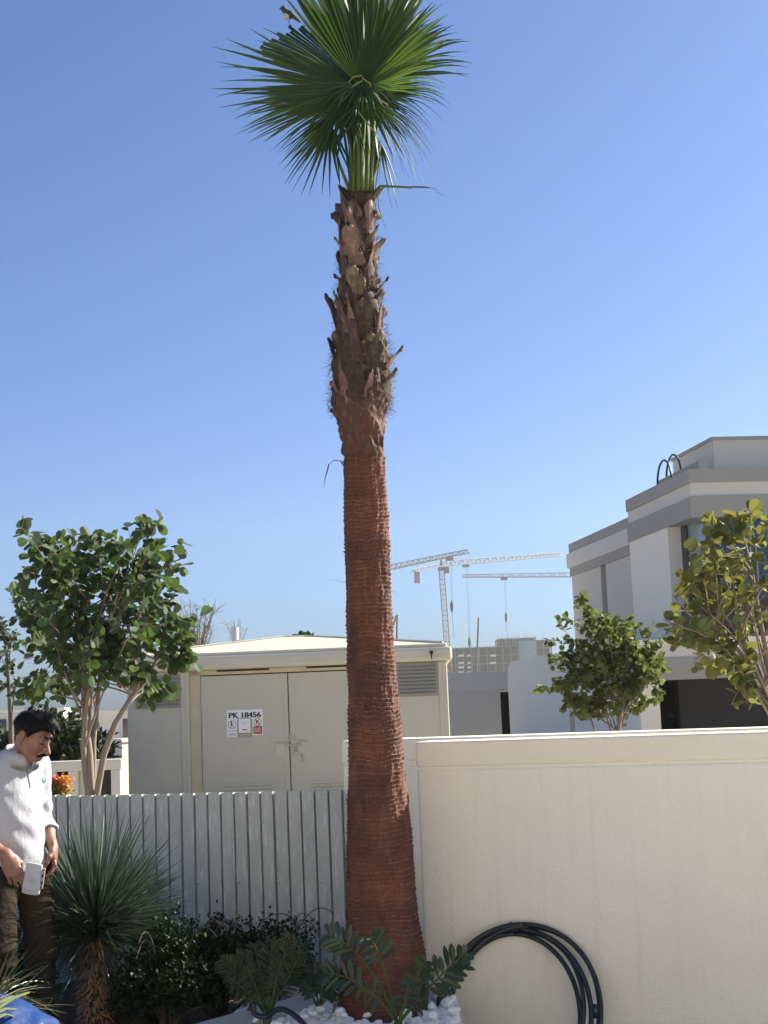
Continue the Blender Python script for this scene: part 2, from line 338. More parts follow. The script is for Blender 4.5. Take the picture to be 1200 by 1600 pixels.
def smax(a, b, k): return -smin(-a, -b, k)
# ------------------------------------------------------------------ the setting
LOW = -.33                                   # the patio lies a step lower than the raised planting bed
def ground_z(x, y):
    t = min(max((y - 24.5) / 5.0, 0), 1); z = -0.8 * t * t * (3 - 2 * t)
    t = min(max((10.5 - y) / 1.0, 0), 1); return z + (LOW - .004) * t
xs = [-800, -300, -100, -40, -20, -10, -5, 0, 5, 10, 20, 40, 100, 300, 800]
ys = [-60, -30, -15, -5, 0, 4, 7, 9.5, 10, 10.5, 12, 16, 20, 24.5, 26, 27, 28, 29.5, 35, 50, 100, 300, 700, 740]
g = MB(); g.add([(x, y, ground_z(x, y)) for y in ys for x in xs], [(j * len(xs) + i, j * len(xs) + i + 1, (j + 1) * len(xs) + i + 1, (j + 1) * len(xs) + i) for j in range(len(ys) - 1) for i in range(len(xs) - 1)])
o = g.build('ground', 'ground'); o['kind'] = 'structure'
g = MB(); g.add([(-12, -14, LOW), (6, -14, LOW), (6, 9.4, LOW), (-12, 9.4, LOW)], [(0, 1, 2, 3)])
o = g.build('paving', 'paving'); o['kind'] = 'structure'
# planting bed: gently uneven soil in front of the fence
n1, n2 = 100, 80; vs = []; x0_, x1_, y0_, y1_ = -4.6, .30, 3.6, 9.2  # unseen front of the bed drawn out toward the camera to cut bounce light
for j in range(n2):
    for i in range(n1):
        x = x0_ + (x1_ - x0_) * i / (n1 - 1); y = y0_ + (y1_ - y0_) * j / (n2 - 1)
        z = .012 + (.022 * (1 + math.sin(x * 7 + y * 3)) + .03 * random.random()); z = z if x < -1.25 else -.02
        vs.append((x, y, z if 0 < i < n1 - 1 and 0 < j < n2 - 1 else LOW))
g = MB(); g.add(vs, [(j * n1 + i, j * n1 + i + 1, (j + 1) * n1 + i + 1, (j + 1) * n1 + i) for j in range(n2 - 1) for i in range(n1 - 1)])
o = g.build('soil_bed', 'soil', smooth=False); o['kind'] = 'structure'

# ------------------------------------------------------------------ garden walls
def frame(o, d):                      # local frame with u along d (horizontal), w outward (towards camera side)
    u = Vector((d.x, d.y, 0)).normalized(); w = V(u.y, -u.x, 0); return u, w
A = P(653, 1250, 7.6); A = V(A.x, A.y, 0)
ang = math.radians(-19.5); u = V(math.cos(ang), math.sin(ang), 0); w = V(u.y, -u.x, 0)
ZW = 1.6 - 64 * 7.6 / 2300 - .003
def garden_wall(base, length, ztop, thick, capover, cap_h, name, label):
    root = empty(name, base, ang)
    X, Y, Z = V(1, 0, 0), V(0, 1, 0), V(0, 0, 1)
    b = MB(); b.box((length / 2, thick / 2, (ztop - cap_h - .012) / 2 - .2), (length, thick, ztop - cap_h - .012 + .4), bev=.012)
    b.box((length / 2, thick / 2, ztop - cap_h - .006), (length - .012, thick - .014, .02)); b.build('wall_body', 'wall', root)
    c = MB(); c.box((length / 2, thick / 2, ztop - cap_h / 2), (length + 2 * capover, thick + 2 * capover, cap_h), bev=.014); c.build('coping', 'wall_cap', root, smooth=False)
    return root
r1 = garden_wall(A, 4.2, ZW, .22, .004, .128, 'garden_wall', '')
tag(r1, 'cream rendered garden wall in front with smooth coping, black pipe coil leaning on it', 'wall')
B = P(538, 1250, 8.55)
r2 = garden_wall(V(B.x, B.y, 0), 5.4, 1.6 - 59.5 * 8.35 / 2300, .22, .004, .128, 'garden_wall', '')
tag(r2, 'shaded cream garden wall set back behind the palm trunk, beside the metal fence', 'wall')

# ------------------------------------------------------------------ corrugated metal fence
F1 = P(537, 1235, 8.22); F0 = P(80, 1243, 8.85)
fd = (F1 - F0); fd.z = 0
fu = fd.normalized(); fw = V(fu.y, -fu.x, 0); fang = math.atan2(fu.y, fu.x)
FEND = F1.copy(); zf = F1.z
L_f = 3.0
fence = empty('corrugated_fence', V(FEND.x - fu.x * L_f, FEND.y - fu.y * L_f, 0), fang)
tag(fence, 'galvanised corrugated metal sheet fence behind the yucca and shrubs', 'fence')
PIT = .083
def sheet(x0, nribs, z0, z1, dy):
    prof = []; x = x0
    for i in range(nribs):
        jit = random.uniform(-.003, .003)
        prof += [(x, 0), (x + PIT * .5, .0015), (x + PIT - .0150 + jit, 0), (x + PIT - .0135 + jit, .030), (x + PIT - .0025, .030), (x + PIT - .0010, 0)]
        x += PIT
    prof.append((x, 0))
    nz = 5; vs = []; m = MB()
    for k in range(nz):
        z = z0 + (z1 - z0) * k / (nz - 1)
        for (a, b) in prof:
            vs.append((a, b + dy + .004 * math.sin(a * 5 + z * 3), z + 0.0))
    n = len(prof); fs = [(k * n + i, k * n + i + 1, (k + 1) * n + i + 1, (k + 1) * n + i) for k in range(nz - 1) for i in range(n - 1)]
    off = len(vs); vs2 = [(a, b + .0012, c) for a, b, c in vs]
    fs2 = [tuple(off + i for i in f[::-1]) for f in fs]
    rim = [(k, k + 1) for k in range((nz - 1) * n, nz * n - 1)]
    fs3 = [(a, b, b + off, a + off) for a, b in rim]
    m.add(vs + vs2, fs + fs2 + fs3); return m.build('metal_sheet', 'galv', fence), x
zt = zf
xx = L_f - PIT * 11; s1, _ = sheet(xx, 11, .02, zt, 0)
xx2 = xx - PIT * 10; s2, _ = sheet(xx2, 10, .02, zt - .002, .003)
xx3 = xx2 - PIT * 10; s3, _ = sheet(xx3, 10, .02, zt + .004, 0)
xx4 = xx3 - PIT * 10; s4, _ = sheet(xx4, 10, .02, zt - .003, .003)
def rail(z):
    b = MB(); b.box((L_f / 2 - .1, .055, z), (L_f + .2, .04, .05)); b.build('rail', 'galv', fence)
rail(zt - .06); rail(zt - .56); rail(.12)
for k in range(4):
    b = MB(); b.box((.15 + k * .88, .10, zt / 2 - .05), (.045, .045, zt - .02)); b.build('post', 'galv', fence)
scr = MB(); scr.tube([(0, .001, 0), (0, -.006, 0)], [.006, .0055], 8); scr.tube([(0, .001, 0), (0, -.002, 0)], [.009, .009], 8)
s0 = None
fo = V(fence.location.x, fence.location.y, 0)
for (px, py) in [(192, 1246), (249, 1245), (308, 1244), (371, 1242), (432, 1241), (501, 1240), (372, 1378), (435, 1378), (504, 1377), (560, 1239), (310, 1379)]:
    q = PPL(px, py, fo, fw) - fo; a = q.dot(fu)
    if s0 is None: s0 = scr.build('screw', 'screw', fence, smooth=True); s = s0
    else: s = s0.copy(); COL.objects.link(s)
    s.location = (a, -.001, q.z)

# ------------------------------------------------------------------ kiosk
KD = 20.0
k0 = P(200, 1180, KD + .05); k1 = P(702, 1120, KD - .05)
ku = V(k1.x - k0.x, k1.y - k0.y, 0); KW = ku.length; ku.normalize(); kw = V(ku.y, -ku.x, 0); kang = math.atan2(ku.y, ku.x)
ko = V(k0.x, k0.y, 0); kiosk = empty('substation_kiosk', ko, kang)
tag(kiosk, 'cream and grey electrical substation kiosk with double doors behind the fence', 'kiosk')
def K(px, py):
    q = PPL(px, py, ko, kw) - ko; return q.dot(ku), q.z
_, ze = K(480, 1041); zc = ze
KDP = 2.3
b = MB()
ua, _ = K(297, 1150); ub, _ = K(610, 1150)
b.box((ua / 2, KDP / 2, zc / 2), (ua, KDP, zc), bev=.02)
b.box(((ub + KW) / 2, KDP / 2, zc / 2), (KW - ub, KDP, zc), bev=.02)
b.box(((ua + ub) / 2, KDP / 2 + .06, zc / 2), (ub - ua + .01, KDP - .12, zc))
b.build('wall', 'kiosk', kiosk)
# thin raised seams
b = MB(); uu, _ = K(287, 1150); b.box((uu, -.004, zc / 2), (.05, .022, zc - .02), bev=.004); b.build('corner_post', 'kiosk', kiosk); b = MB()
uu, _ = K(690, 1100); b.box((uu, -.004, zc / 2), (.05, .022, zc - .02), bev=.004)
b.build('corner_post', 'kiosk', kiosk)
# door surround
ul, zd = K(312, 1056); um, _ = K(452, 1150); ur = um + (um - ul)
b = MB(); b.box(((ua + ul) / 2 + .002, .045, zc / 2), (ul - ua - .004, .03, zc - .004)); b.box(((ua + ub) / 2, .045, (zd + zc) / 2), (ub - ua - .01, .03, zc - zd - .01)); b.box(((ur + ub) / 2, .045, zc / 2), (abs(ub - ur) + .01, .028, zc - .006))
b.build('door_frame', 'kiosk_trim', kiosk)
for (a0, a1) in (((338, 1045), (420, 1041)), ((478, 1038), (560, 1034))):
    (x0, z0), (x1, z1) = K(*a0), K(*a1); b = MB(); b.box(((x0 + x1) / 2, .026, (zd + zc) / 2 + .035), (x1 - x0, .012, .055)); b.build('air_slot', 'slot', kiosk)
def kdoor(x0, x1, vent_px):
    b = MB(); b.box(((x0 + x1) / 2, .045, zd / 2 + .04), (x1 - x0 - .012, .045, zd - .10), bev=.006); d = b.build('door', 'kiosk', kiosk)
    f = MB(); wd = x1 - x0
    for xc in (x0 + .045, x1 - .045): f = MB(); f.box((xc, .021, zd / 2 + .04), (.05, .008, zd - .14), bev=.003); f.build('door_stile', 'kiosk', d)
    (a, z1), (c, _) = K(*vent_px[0]), K(*vent_px[1])
    l = MB(); l.box(((a + c) / 2, .018, z1 - .16), (c - a, .01, .30), bev=.003)
    for q in range(6): l.box(((a + c) / 2, .010, z1 - .05 - q * .046), (c - a - .05, .022, .008), Y=V(0, .8, .6), Z=V(0, -.6, .8))
    l.build('louvre', 'kiosk', d)
    for zz in (.35, 1.0, 1.65):
        h = MB(); xh = x0 + .004 if x0 < um - .1 else x1 - .004
        h.tube([(xh, .018, zz - .05), (xh, .018, zz + .05)], .010, 8); h.build('hinge', 'kiosk', d)
    return d
g_ = MB(); g_.box(((ul + ur) / 2, .066, zd / 2 + .04), (ur - ul + .01, .01, zd - .08)); g_.build('door_gap', 'slot', kiosk)
dl = kdoor(ul, um, [(345, 1224), (428, 1222)]); dr = kdoor(um, ur, [(486, 1219), (570, 1216)])
# bolts, hasp and padlock
hx, hz = K(457, 1164)
b = MB(); b.box((hx + .005, .008, hz), (.20, .022, .022), bev=.004); b.box((hx - .06, .012, hz), (.03, .03, .05), bev=.004); b.box((hx + .09, .012, hz), (.03, .03, .05), bev=.004)
b.box((hx - .035, .014, hz + .10), (.018, .02, .10), bev=.004); b.box((hx + .03, .014, hz + .10), (.018, .02, .10), bev=.004); b.build('bolt', 'steel', kiosk)
b = MB(); b.box((hx + .04, -.006, hz - .11), (.05, .03, .055), bev=.006); b.tube([(hx + .022, -.006, hz - .085), (hx + .022, -.006, hz - .03), (hx + .04, -.006, hz - .012), (hx + .058, -.006, hz - .03), (hx + .058, -.006, hz - .085)], .006, 6); b.build('padlock', 'steel', kiosk)
b = MB(); b.box((hx - .16, .0155, hz - .055), (.13, .012, .15), bev=.003); b.box((hx - .16, .008, hz + .03), (.15, .022, .014)); b.build('lock_plate', 'kiosk_fascia', kiosk)
b = MB(); b.box((hx + .15, .010, hz + .045), (.10, .022, .014)); b.build('latch', 'steel', kiosk); b = MB(); b.tube([(hx + .12, .01, hz - .13), (hx + .125, .0, hz - .15), (hx + .14, .0, hz - .22)], .008, 6); b.build('handle', 'steel', kiosk)
# wall louvres
def louvre(p0, p1, rows):
    (x0, z1), (x1, z0) = K(*p0), K(*p1)
    b = MB(); zt_ = z1; b.box(((x0 + x1) / 2, -.008, (z0 + z1) / 2), (x1 - x0 + .05, .02, z1 - z0 + .05), bev=.004); b.box(((x0 + x1) / 2, -.0195, (z0 + z1) / 2), (x1 - x0, .006, z1 - z0))
    l = b.build('louvre', 'vent', kiosk)
    c = MB(); h = (z1 - z0) / rows
    for q in range(rows): c.box(((x0 + x1) / 2, -.030, z1 - h * (q + .45)), (x1 - x0, h * .8, .006), Y=V(0, .75, .66), Z=V(0, -.66, .75))
    c.build('slat', 'vent', l)
    return l
louvre((622, 1040), (682, 1084), 8); louvre((214, 1060), (280, 1103), 8)
# roof: fascia tray and shallow hipped top
ov = .10; _, zl = K(480, 1019); xr = K(706, 1020)[0]; xl = -ov - .05
hf = zl - ze
b = MB(); b.box(((xl + xr) / 2, KDP / 2, ze + hf / 2), (xr - xl, KDP + 2 * ov + .06, hf), bev=.045); b.build('fascia', 'kiosk_fascia', kiosk, smooth=False)
b = MB(); rx = (P(448, 995, KD + 1.15) - ko).dot(ku); zr = P(448, 995, KD + 1.15).z
e0, e1, f0, f1 = xl + .06, xr - .06, -ov + .02, KDP + ov - .02
zz = zl + .001
b.box(((e0 + e1) / 2, (f0 + f1) / 2, zl + .012), (e1 - e0, f1 - f0, .07), bev=.03)
b.build('roof_lip', 'kiosk_roof', kiosk)
b = MB()
e0 += .05; e1 -= .05; f0 += .05; f1 -= .05; zb = zl + .046
b.add([(e0, f0, zb), (e1, f0, zb), (e1, f1, zb), (e0, f1, zb), (rx - .05, KDP / 2, zr), (rx + .25, KDP / 2, zr)], [(0, 1, 5, 4), (1, 2, 5), (2, 3, 4, 5), (3, 0, 4), (0, 3, 2, 1)])
b.build('roof', 'kiosk_roof', kiosk)
b = MB(); b.tube([(e0, f0, zb + .01), (rx - .05, KDP / 2, zr), (rx + .25, KDP / 2, zr), (e1, f0, zb + .01)], .018, 6); b.build('ridge_cap', 'kiosk_fascia', kiosk)
# lifting eye on fascia
ex, ez = K(674, 1020); b = MB(); b.tube([(ex, -ov - .07, ez), (ex, -ov - .03, ez)], .025, 10); b.tube([(ex, -ov - .06, ez), (ex, -ov - .06, ez - .09)], .008, 6); b.build('lifting_eye', 'slot', kiosk)
# signs
X3, Z3 = ku.copy(), V(0, 0, 1)
def KW3(x, y, z): return ko + ku * x - kw * y + V(0, 0, z)
def plate(p0, p1, name, m, y=.0170, th=.006):
    (x0, z1), (x1, z0) = K(*p0), K(*p1); b = MB(); b.box(((x0 + x1) / 2, y, (z0 + z1) / 2), (x1 - x0, th, z1 - z0)); return b.build(name, m, kiosk), x0, x1, z0, z1
s_, x0, x1, z0, z1 = plate((354, 1110), (410, 1123), 'number_plate', 'white_sign', .0165)
t = text_mesh('lettering', 'PK 18456', .098, KW3(x0 + .03, .0125, z0 + .026), X3, Z3, 'ink', kiosk, 0, .0018)
tw = max(v.co.x for v in t.data.vertices) - min(v.co.x for v in t.data.vertices); mn = min(v.co.x for v in t.data.vertices)
for v in t.data.vertices: v.co.x = x0 + .025 + (v.co.x - mn) * (x1 - x0 - .05) / tw
bm = bmesh.new(); bm.from_mesh(t.data); g0 = bm.verts[:] + bm.edges[:] + bm.faces[:]
for k_ in (1, 2):
    r__ = bmesh.ops.duplicate(bm, geom=g0)
    for v in r__['geom']:
        if isinstance(v, bmesh.types.BMVert): v.co.x += .0035 * k_; v.co.y -= .0004 * k_
bm.to_mesh(t.data); bm.free()
def ring(cx, cz, r, wd, y, n=28):
    m = MB(); vs = []
    for i in range(n):
        a = 2 * math.pi * i / n
        vs += [(cx + math.cos(a) * r, y, cz + math.sin(a) * r), (cx + math.cos(a) * (r - wd), y, cz + math.sin(a) * (r - wd))]
    m.add(vs, [(2 * i, 2 * i + 1, (2 * i + 3) % (2 * n), (2 * i + 2) % (2 * n)) for i in range(n)]); return m
s_, x0, x1, z0, z1 = plate((354, 1124), (371, 1151), 'warning_sign', 'white_sign', .0170)
cx, cz = (x0 + x1) / 2, z1 - .075
m = ring(cx, cz, .058, .008, .0125); m.build('prohibition_ring', 'grey_ink', s_)
m = MB(); m.add([(cx - .010 + .012 * math.cos(a), .0120, cz + .036 + .012 * math.sin(a)) for a in [i * .785 for i in range(8)]], [tuple(range(8))])
m.add([(cx - .02, .0121, cz + .024), (cx + .008, .0121, cz + .024), (cx + .006, .0121, cz - .008), (cx - .016, .0121, cz - .008)], [(0, 1, 2, 3)])
m.add([(cx - .016, .0122, cz - .006), (cx - .005, .0122, cz - .006), (cx - .018, .0122, cz - .045), (cx - .028, .0122, cz - .045)], [(0, 1, 2, 3)])
m.add([(cx - .003, .0123, cz - .006), (cx + .006, .0123, cz - .006), (cx + .026, .0123, cz - .042), (cx + .016, .0123, cz - .042)], [(0, 1, 2, 3)])
m.build('walking_figure', 'ink', s_)
text_mesh('lettering', 'NO ENTRY', .026, KW3(x0 + .012, .0125, z1 - .165), X3, Z3, 'ink', kiosk)
m = MB()
for q in range(3): m.box((cx, .0130, z1 - .19 - q * .013), (.10, .002, .006))
m.build('small_print', 'grey_ink', s_)
s_, x0, x1, z0, z1 = plate((394, 1121), (411, 1148), 'no_parking_sign', 'white_sign', .0172)
cx, cz = (x0 + x1) / 2, z1 - .065
ring(cx, cz, .052, .009, .0125).build('prohibition_ring', 'red_ink', s_)
text_mesh('lettering', 'R', .075, KW3(cx - .024, .0122, cz - .026), X3, Z3, 'ink', kiosk, 0, .002)
m = MB(); m.box((cx, .0118, cz), (.095, .002, .009), X=V(.707, 0, -.707), Z=V(.707, 0, .707)); m.build('slash', 'red_ink', s_)
m = MB(); m.box((cx, .0135, z0 + .065), (x1 - x0 - .02, .003, .105)); m.build('red_panel', 'red_ink', s_)
m = MB()
for q in range(3): m.box((cx, .0110, z0 + .09 - q * .022), (.09, .002, .005))
m.build('small_print', 'white_sign', s_)
s_, x0, x1, z0, z1 = plate((372, 1123), (392.5, 1145), 'document_holder', 'white_sign', .008, .02)
for (a, c, nm) in (((372, 1123), (392.5, 1145), 'holder_frame'), ((373.5, 1146.5), (391.5, 1151), 'holder_frame')):
    (xa, za), (xb, zb_) = K(*a), K(*c); m = MB()
    for (qx, qz, lx, lz) in (((xa + xb) / 2, za, xb - xa + .01, .008), ((xa + xb) / 2, zb_, xb - xa + .01, .008), (xa, (za + zb_) / 2, .008, za - zb_), (xb, (za + zb_) / 2, .008, za - zb_)): m.box((qx, -.004, qz), (lx, .010, lz))
    m.build(nm, 'grey_ink', s_)
m = MB(); m.box(((x0 + x1) / 2, -.0035, z0 + .045), ((x1 - x0) * .4, .002, .016)); m.build('red_stamp', 'red_ink', s_)
m = MB(); m.box(((x0 + x1) / 2, -.0035, z1 - .05), ((x1 - x0) * .75, .002, .004)); m.box(((x0 + x1) / 2, -.0035, z1 - .07), ((x1 - x0) * .4, .002, .004)); m.build('small_print', 'grey_ink', s_)

# ------------------------------------------------------------------ villa at the right
VD = 33.0
def flat(v): return V(v.x, v.y, 0)
C1 = P(1075, 733, VD); H = C1.z
C2 = PZ(977, 782, H); side = flat(C2 - C1); q_len = side.length; r_ = side.normalized(); q_ = V(r_.y, -r_.x, 0)   # q_: along the front facade to the right
if q_.x < 0: q_ = -q_
ZB = -.8
villa = empty('villa', V(C1.x, C1.y, ZB), 0)
tag(villa, 'pale grey and white flat-roofed villa with banded parapet beyond the right wall', 'house')
def vbox(a, d1, d2, z0, z1, name, m, parent=villa, bev=0):     # a: near-left corner, d1 along q_, d2 along r_
    b = MB(); c = flat(a) + q_ * (d1 / 2) + r_ * (d2 / 2) + V(0, 0, (z0 + z1) / 2)
    b.box(c, (abs(d1), abs(d2), z1 - z0), X=q_, Y=r_, bev=bev)
    o = b.build(name, m, None); o.data.transform(Matrix.Translation(-villa.location)); o.parent = parent; return o
def zat(px, py, base): return PPL(px, py, base, q_).z      # height on the side plane through base
def zaf(px, py, base): return PPL(px, py, base, r_).z      # height on the front plane through base
C1f = flat(C1)
zb1 = zaf(1077, 774, C1); zb2 = zaf(1077, 806, C1)       # band limits at the corner
zb0b = 0
WF = 9.0                                                   # facade width
TH = .35
# parapet bands (upper dark, light, lower dark)
zwin = zaf(1085, 808, C1)
zA = zaf(1078, 754, C1); zB = zaf(1078, 776, C1)
vbox(C1f, WF, q_len, zA, H, 'parapet_band', 'h_dark')
vbox(C1f + q_ * .05 + r_ * .05, WF, q_len - .05, zB, zA, 'light_band', 'h_light')
vbox(C1f, WF, q_len, zwin, zB, 'lower_band', 'h_dark')
# side wall of the upper block, white, with window near the front corner
sA = PPL(1045, 900, C1, q_); dW = (flat(sA) - C1f).dot(r_)           # distance from corner where the wall begins
zpod = zaf(1060, 997, C1)
vbox(C1f + r_ * dW + q_ * .04, 3.0, q_len - dW, zpod - .5, zwin, 'side_wall', 'h_white')
zsill = zaf(1100, 937, C1)
# recessed glass
gl = vbox(C1f + q_ * .55 + r_ * .25, WF - 1, .06, zsill, zwin, 'front_window', 'glass')
for k in range(1, 5): vbox(C1f + q_ * (.5 + k * 1.7) + r_ * .2, .07, .1, zsill, zwin, 'mullion', 'h_frame', gl)
vbox(C1f + q_ * .5 + r_ * .19, WF - 1, .1, zwin - .09, zwin, 'frame', 'h_frame', gl)
gs = vbox(C1f + q_ * .42 + r_ * .32, .06, dW - .32, zsill, zwin, 'side_window', 'glass_pale')
vbox(C1f + q_ * .36 + r_ * (dW - .35), .12, .35, zsill, zwin, 'frame', 'h_frame', gs)
vbox(C1f + q_ * .40 + r_ * .2, .12, .12, zsill, zwin, 'frame', 'h_frame', gs)
vbox(C1f + q_ * .25 + r_ * .12, WF - .25, dW - .14, zpod - .5, zsill, 'cladding_panel', 'h_wood')
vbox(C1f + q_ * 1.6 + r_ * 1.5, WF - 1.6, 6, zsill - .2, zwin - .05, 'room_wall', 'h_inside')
# rear wing
W1 = PZ(975, 811, H - .35); W2 = PZ(888, 848, H - .35)
wl_ = (flat(W2) - flat(W1)).length; w0 = flat(C1f) + r_ * q_len
off = (flat(W1) - w0).dot(q_)
wb = flat(W1) - r_ * (flat(W1) - w0).dot(r_)
HW = H - .35
def zw(px, py): return PPL(px, py, W1, q_).z
zwa = zw(888, 866); zwb = zw(888, 889)
wl_ = (flat(PPL(888, 850, W1, q_)) - wb).dot(r_)
vbox(wb, 8, wl_, zwa, HW, 'parapet_band', 'h_dark'); vbox(wb - q_ * .15 + q_ * .1, 8, wl_ + .15, zwb + .0, zwa, 'light_band', 'h_light'); zwc = zw(888, 902)
vbox(wb, 8, wl_, zwc, zwb, 'lower_band', 'h_dark')
dS = (flat(PPL(946, 930, W1, q_)) - wb).dot(r_); dS2 = (flat(PPL(938, 930, W1, q_)) - wb).dot(r_)
vbox(wb + q_ * .05, 8, dS, ZB, zwc, 'wing_wall', 'h_mid'); vbox(wb + q_ * .05 + r_ * dS2, 8, wl_ - dS2, ZB, zwc, 'wing_wall', 'h_mid')
vbox(wb + q_ * .45 + r_ * dS, 7.5, dS2 - dS, ZB, zwc, 'slot_window', 'glass')
# podium with garage
PD = 30.5
Pc = P(993, 1003, PD); zP = Pc.z
pf = flat(Pc)
ztop = PPL(1060, 998, Pc, r_).z; zl1 = PPL(1060, 1006, Pc, r_).z; zl2 = PPL(1060, 1027, Pc, r_).z; zso = PPL(1080, 1061, Pc, r_).z
pdep = (flat(PPL(792, 1036, Pc, q_)) - pf).dot(r_)
vbox(pf - q_ * .0, WF + 4, 6.0, zl1, ztop, 'ledge', 'h_white'); vbox(pf + q_ * .06 + r_ * .06, WF + 4, 5.8, zl2, zl1, 'light_band', 'h_light'); vbox(pf + q_ * .03 + r_ * .03, WF + 4, 5.8, zso, zl2, 'lower_band', 'h_dark')
vbox(pf + q_ * .02 + r_ * .02, .42, 5.6, ZB, zso, 'garage_side_wall', 'h_white')
gx = (flat(PPL(1077, 1100, Pc, r_)) - pf).dot(q_)
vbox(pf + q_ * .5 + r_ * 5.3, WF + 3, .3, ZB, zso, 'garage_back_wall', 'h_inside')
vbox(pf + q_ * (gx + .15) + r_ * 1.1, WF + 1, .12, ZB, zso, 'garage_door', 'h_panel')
# side boundary wall running back from the podium
bw = empty('boundary_wall', V(pf.x, pf.y, ZB), 0)
tag(bw, 'tall white boundary wall running back from the villa behind the small round tree', 'wall')
b = MB(); L0 = pdep - 6.05; c0 = pf + r_ * 6.05
nseg = 16; pts = [c0 + V(0, 0, ZB), c0 + r_ * L0 + V(0, 0, ZB)]
z_end = PPL(800, 1034, Pc, q_).z
pts += [c0 + r_ * L0 + V(0, 0, z_end - .5), c0 + r_ * (L0 - .12) + V(0, 0, z_end - .15), c0 + r_ * (L0 - .5) + V(0, 0, z_end), c0 + V(0, 0, ztop)]
b.prism(pts, q_ * .3); o = b.build('wall_panel', 'h_white', None); o.data.transform(Matrix.Translation(-bw.location)); o.parent = bw
# roof structures
ph = PPL(1115, 709, C1f + r_ * 3.0, r_)
phz = PPL(1160, 687, C1f + r_ * 3.0, r_).z
pa = flat(ph); vbox(pa, 7, 3.2, H - .3, phz, 'stair_house', 'h_mid')
vbox(pa - q_ * .05 - r_ * .05, 7.1, 3.3, phz, phz + .08, 'stair_house_coping', 'h_dark')
sb = PPL(1092, 725, C1f + r_ * .9, r_); vbox(flat(sb), .2, 3.2, H - .1, PPL(1100, 719, C1f + r_ * .9, r_).z, 'upstand', 'h_dark')
def hoop(pa_, pb_, ptop, base):
    a = PPL(*pa_, base, q_); c = PPL(*pb_, base, q_); t_ = PPL(*ptop, base, q_); wdt = (flat(c) - flat(a)).length
    zt_ = t_.z; rr = wdt / 2; ctr = (flat(a) + flat(c)) / 2; dr = (flat(a) - flat(c)).normalized()
    path = [flat(a) + V(0, 0, H - .25)] + [ctr + dr * (rr * math.cos(x)) + V(0, 0, zt_ - rr + rr * math.sin(x)) for x in [i * math.pi / 10 for i in range(11)]] + [flat(c) + V(0, 0, H - .25)]
    m = MB(); m.tube(path, .027, 8); o = m.build('ladder_rail', 'blackpipe', None, True); o.data.transform(Matrix.Translation(-villa.location)); o.parent = villa
hoop((1027, 752), (1049, 740), (1037, 719), C1f + q_ * .25); hoop((1041, 745), (1064, 734), (1050, 711), C1f + q_ * 1.0)

# car in the garage mouth (a dark rounded roof above the wall)
cc = P(1042, 1130, PD + 1.9); car = empty('parked_car', V(cc.x - .1, cc.y, ZB), 0)
tag(car, 'black car parked nose out under the villa garage opening', 'car')
ztc = PPL(1044, 1100, V(cc.x, cc.y, 0), V(0, 1, 0)).z - ZB
def fcar(p):
    body = sEll(p, (0, 1.2, .62), (.92, 2.3, .5)); q = np.abs(p - np.array((0, 1.2, .62))) - np.array((.78, 2.0, .22))
    bx = np.linalg.norm(np.maximum(q, 0), axis=-1) + np.minimum(q.max(-1), 0) - .13
    cab = sEll(p, (0, 1.5, ztc - .75), (.72, 1.35, .75)); return smin(bx, cab, .12)
vs, fs = nets(fcar, (-1.2, -1.3, .1), (1.2, 3.8, 2.2), .06)
npmesh('body', vs, fs, 'carpaint', car)
for sx in (-.78, .78):
    for sy in (-.15, 2.5):
        t_ = MB(); t_.tube([(sx - .1, sy, .33), (sx + .1, sy, .33)], .33, 20); wh = t_.build('wheel', 'tyre', car, True)
for sx in (-.6, .6):
    t_ = MB(); t_.box((sx, -.93, .72), (.3, .06, .12), bev=.02); t_.build('headlight', 'glass_pale', car)
t_ = MB(); t_.box((0, .33, ztc - .42), (1.0, .03, .34), Y=V(0, .75, .66), Z=V(0, -.66, .75)); t_.build('windscreen', 'glass', car)

# ------------------------------------------------------------------ middle-distance buildings
def simple_house(name, label, corner_px, Y0, w_, d_, zt_, m, z0=-.8, rot=0):
    c = P(*corner_px, Y0); root = empty(name, V(c.x, c.y, z0), rot); tag(root, label, 'house' if 'wall' not in name else 'wall')
    b = MB(); b.box((w_ / 2, d_ / 2, (zt_ - z0) / 2), (w_, d_, zt_ - z0)); b.build('wall', m, root)
    b = MB(); b.box((w_ / 2, d_ / 2, zt_ - z0 + .0), (w_ + .12, d_ + .12, .16)); b.build('coping', 'h_white', root)
    return root
c = P(697, 1052, 46); c2 = P(780, 1051, 46)
ann = empty('grey_outbuilding', V(c.x, c.y, -.8)); tag(ann, 'low plain grey outbuilding between the kiosk and the white boundary wall', 'building')
zt_ = c.z; wd_ = c2.x - c.x
b = MB(); b.box((wd_ / 2 - 1, 2, (zt_ - .55 + .8) / 2), (wd_ + 2, 4, zt_ - .55 + .8)); b.build('wall', 'h_mid', ann)
b = MB(); b.box((wd_ / 2 - .7, 2, zt_ + .8 - .275), (wd_ + 2.7, 4.05, .55)); b.build('parapet', 'h_light', ann)  # lighter parapet paints in the sunlit strip above a shadow line
b = MB(); b.box((wd_ - .0 + .32, 2.3, (zt_ - .55 + .8) / 2 - .1), (.62, 3.0, zt_ - .55 + .8)); b.build('doorway', 'h_inside', ann)
b = MB(); b.box((wd_ + .9, 2.4, (zt_ + .8) / 2), (.6, 4.2, zt_ + .8)); b.build('wall', 'h_white', ann)

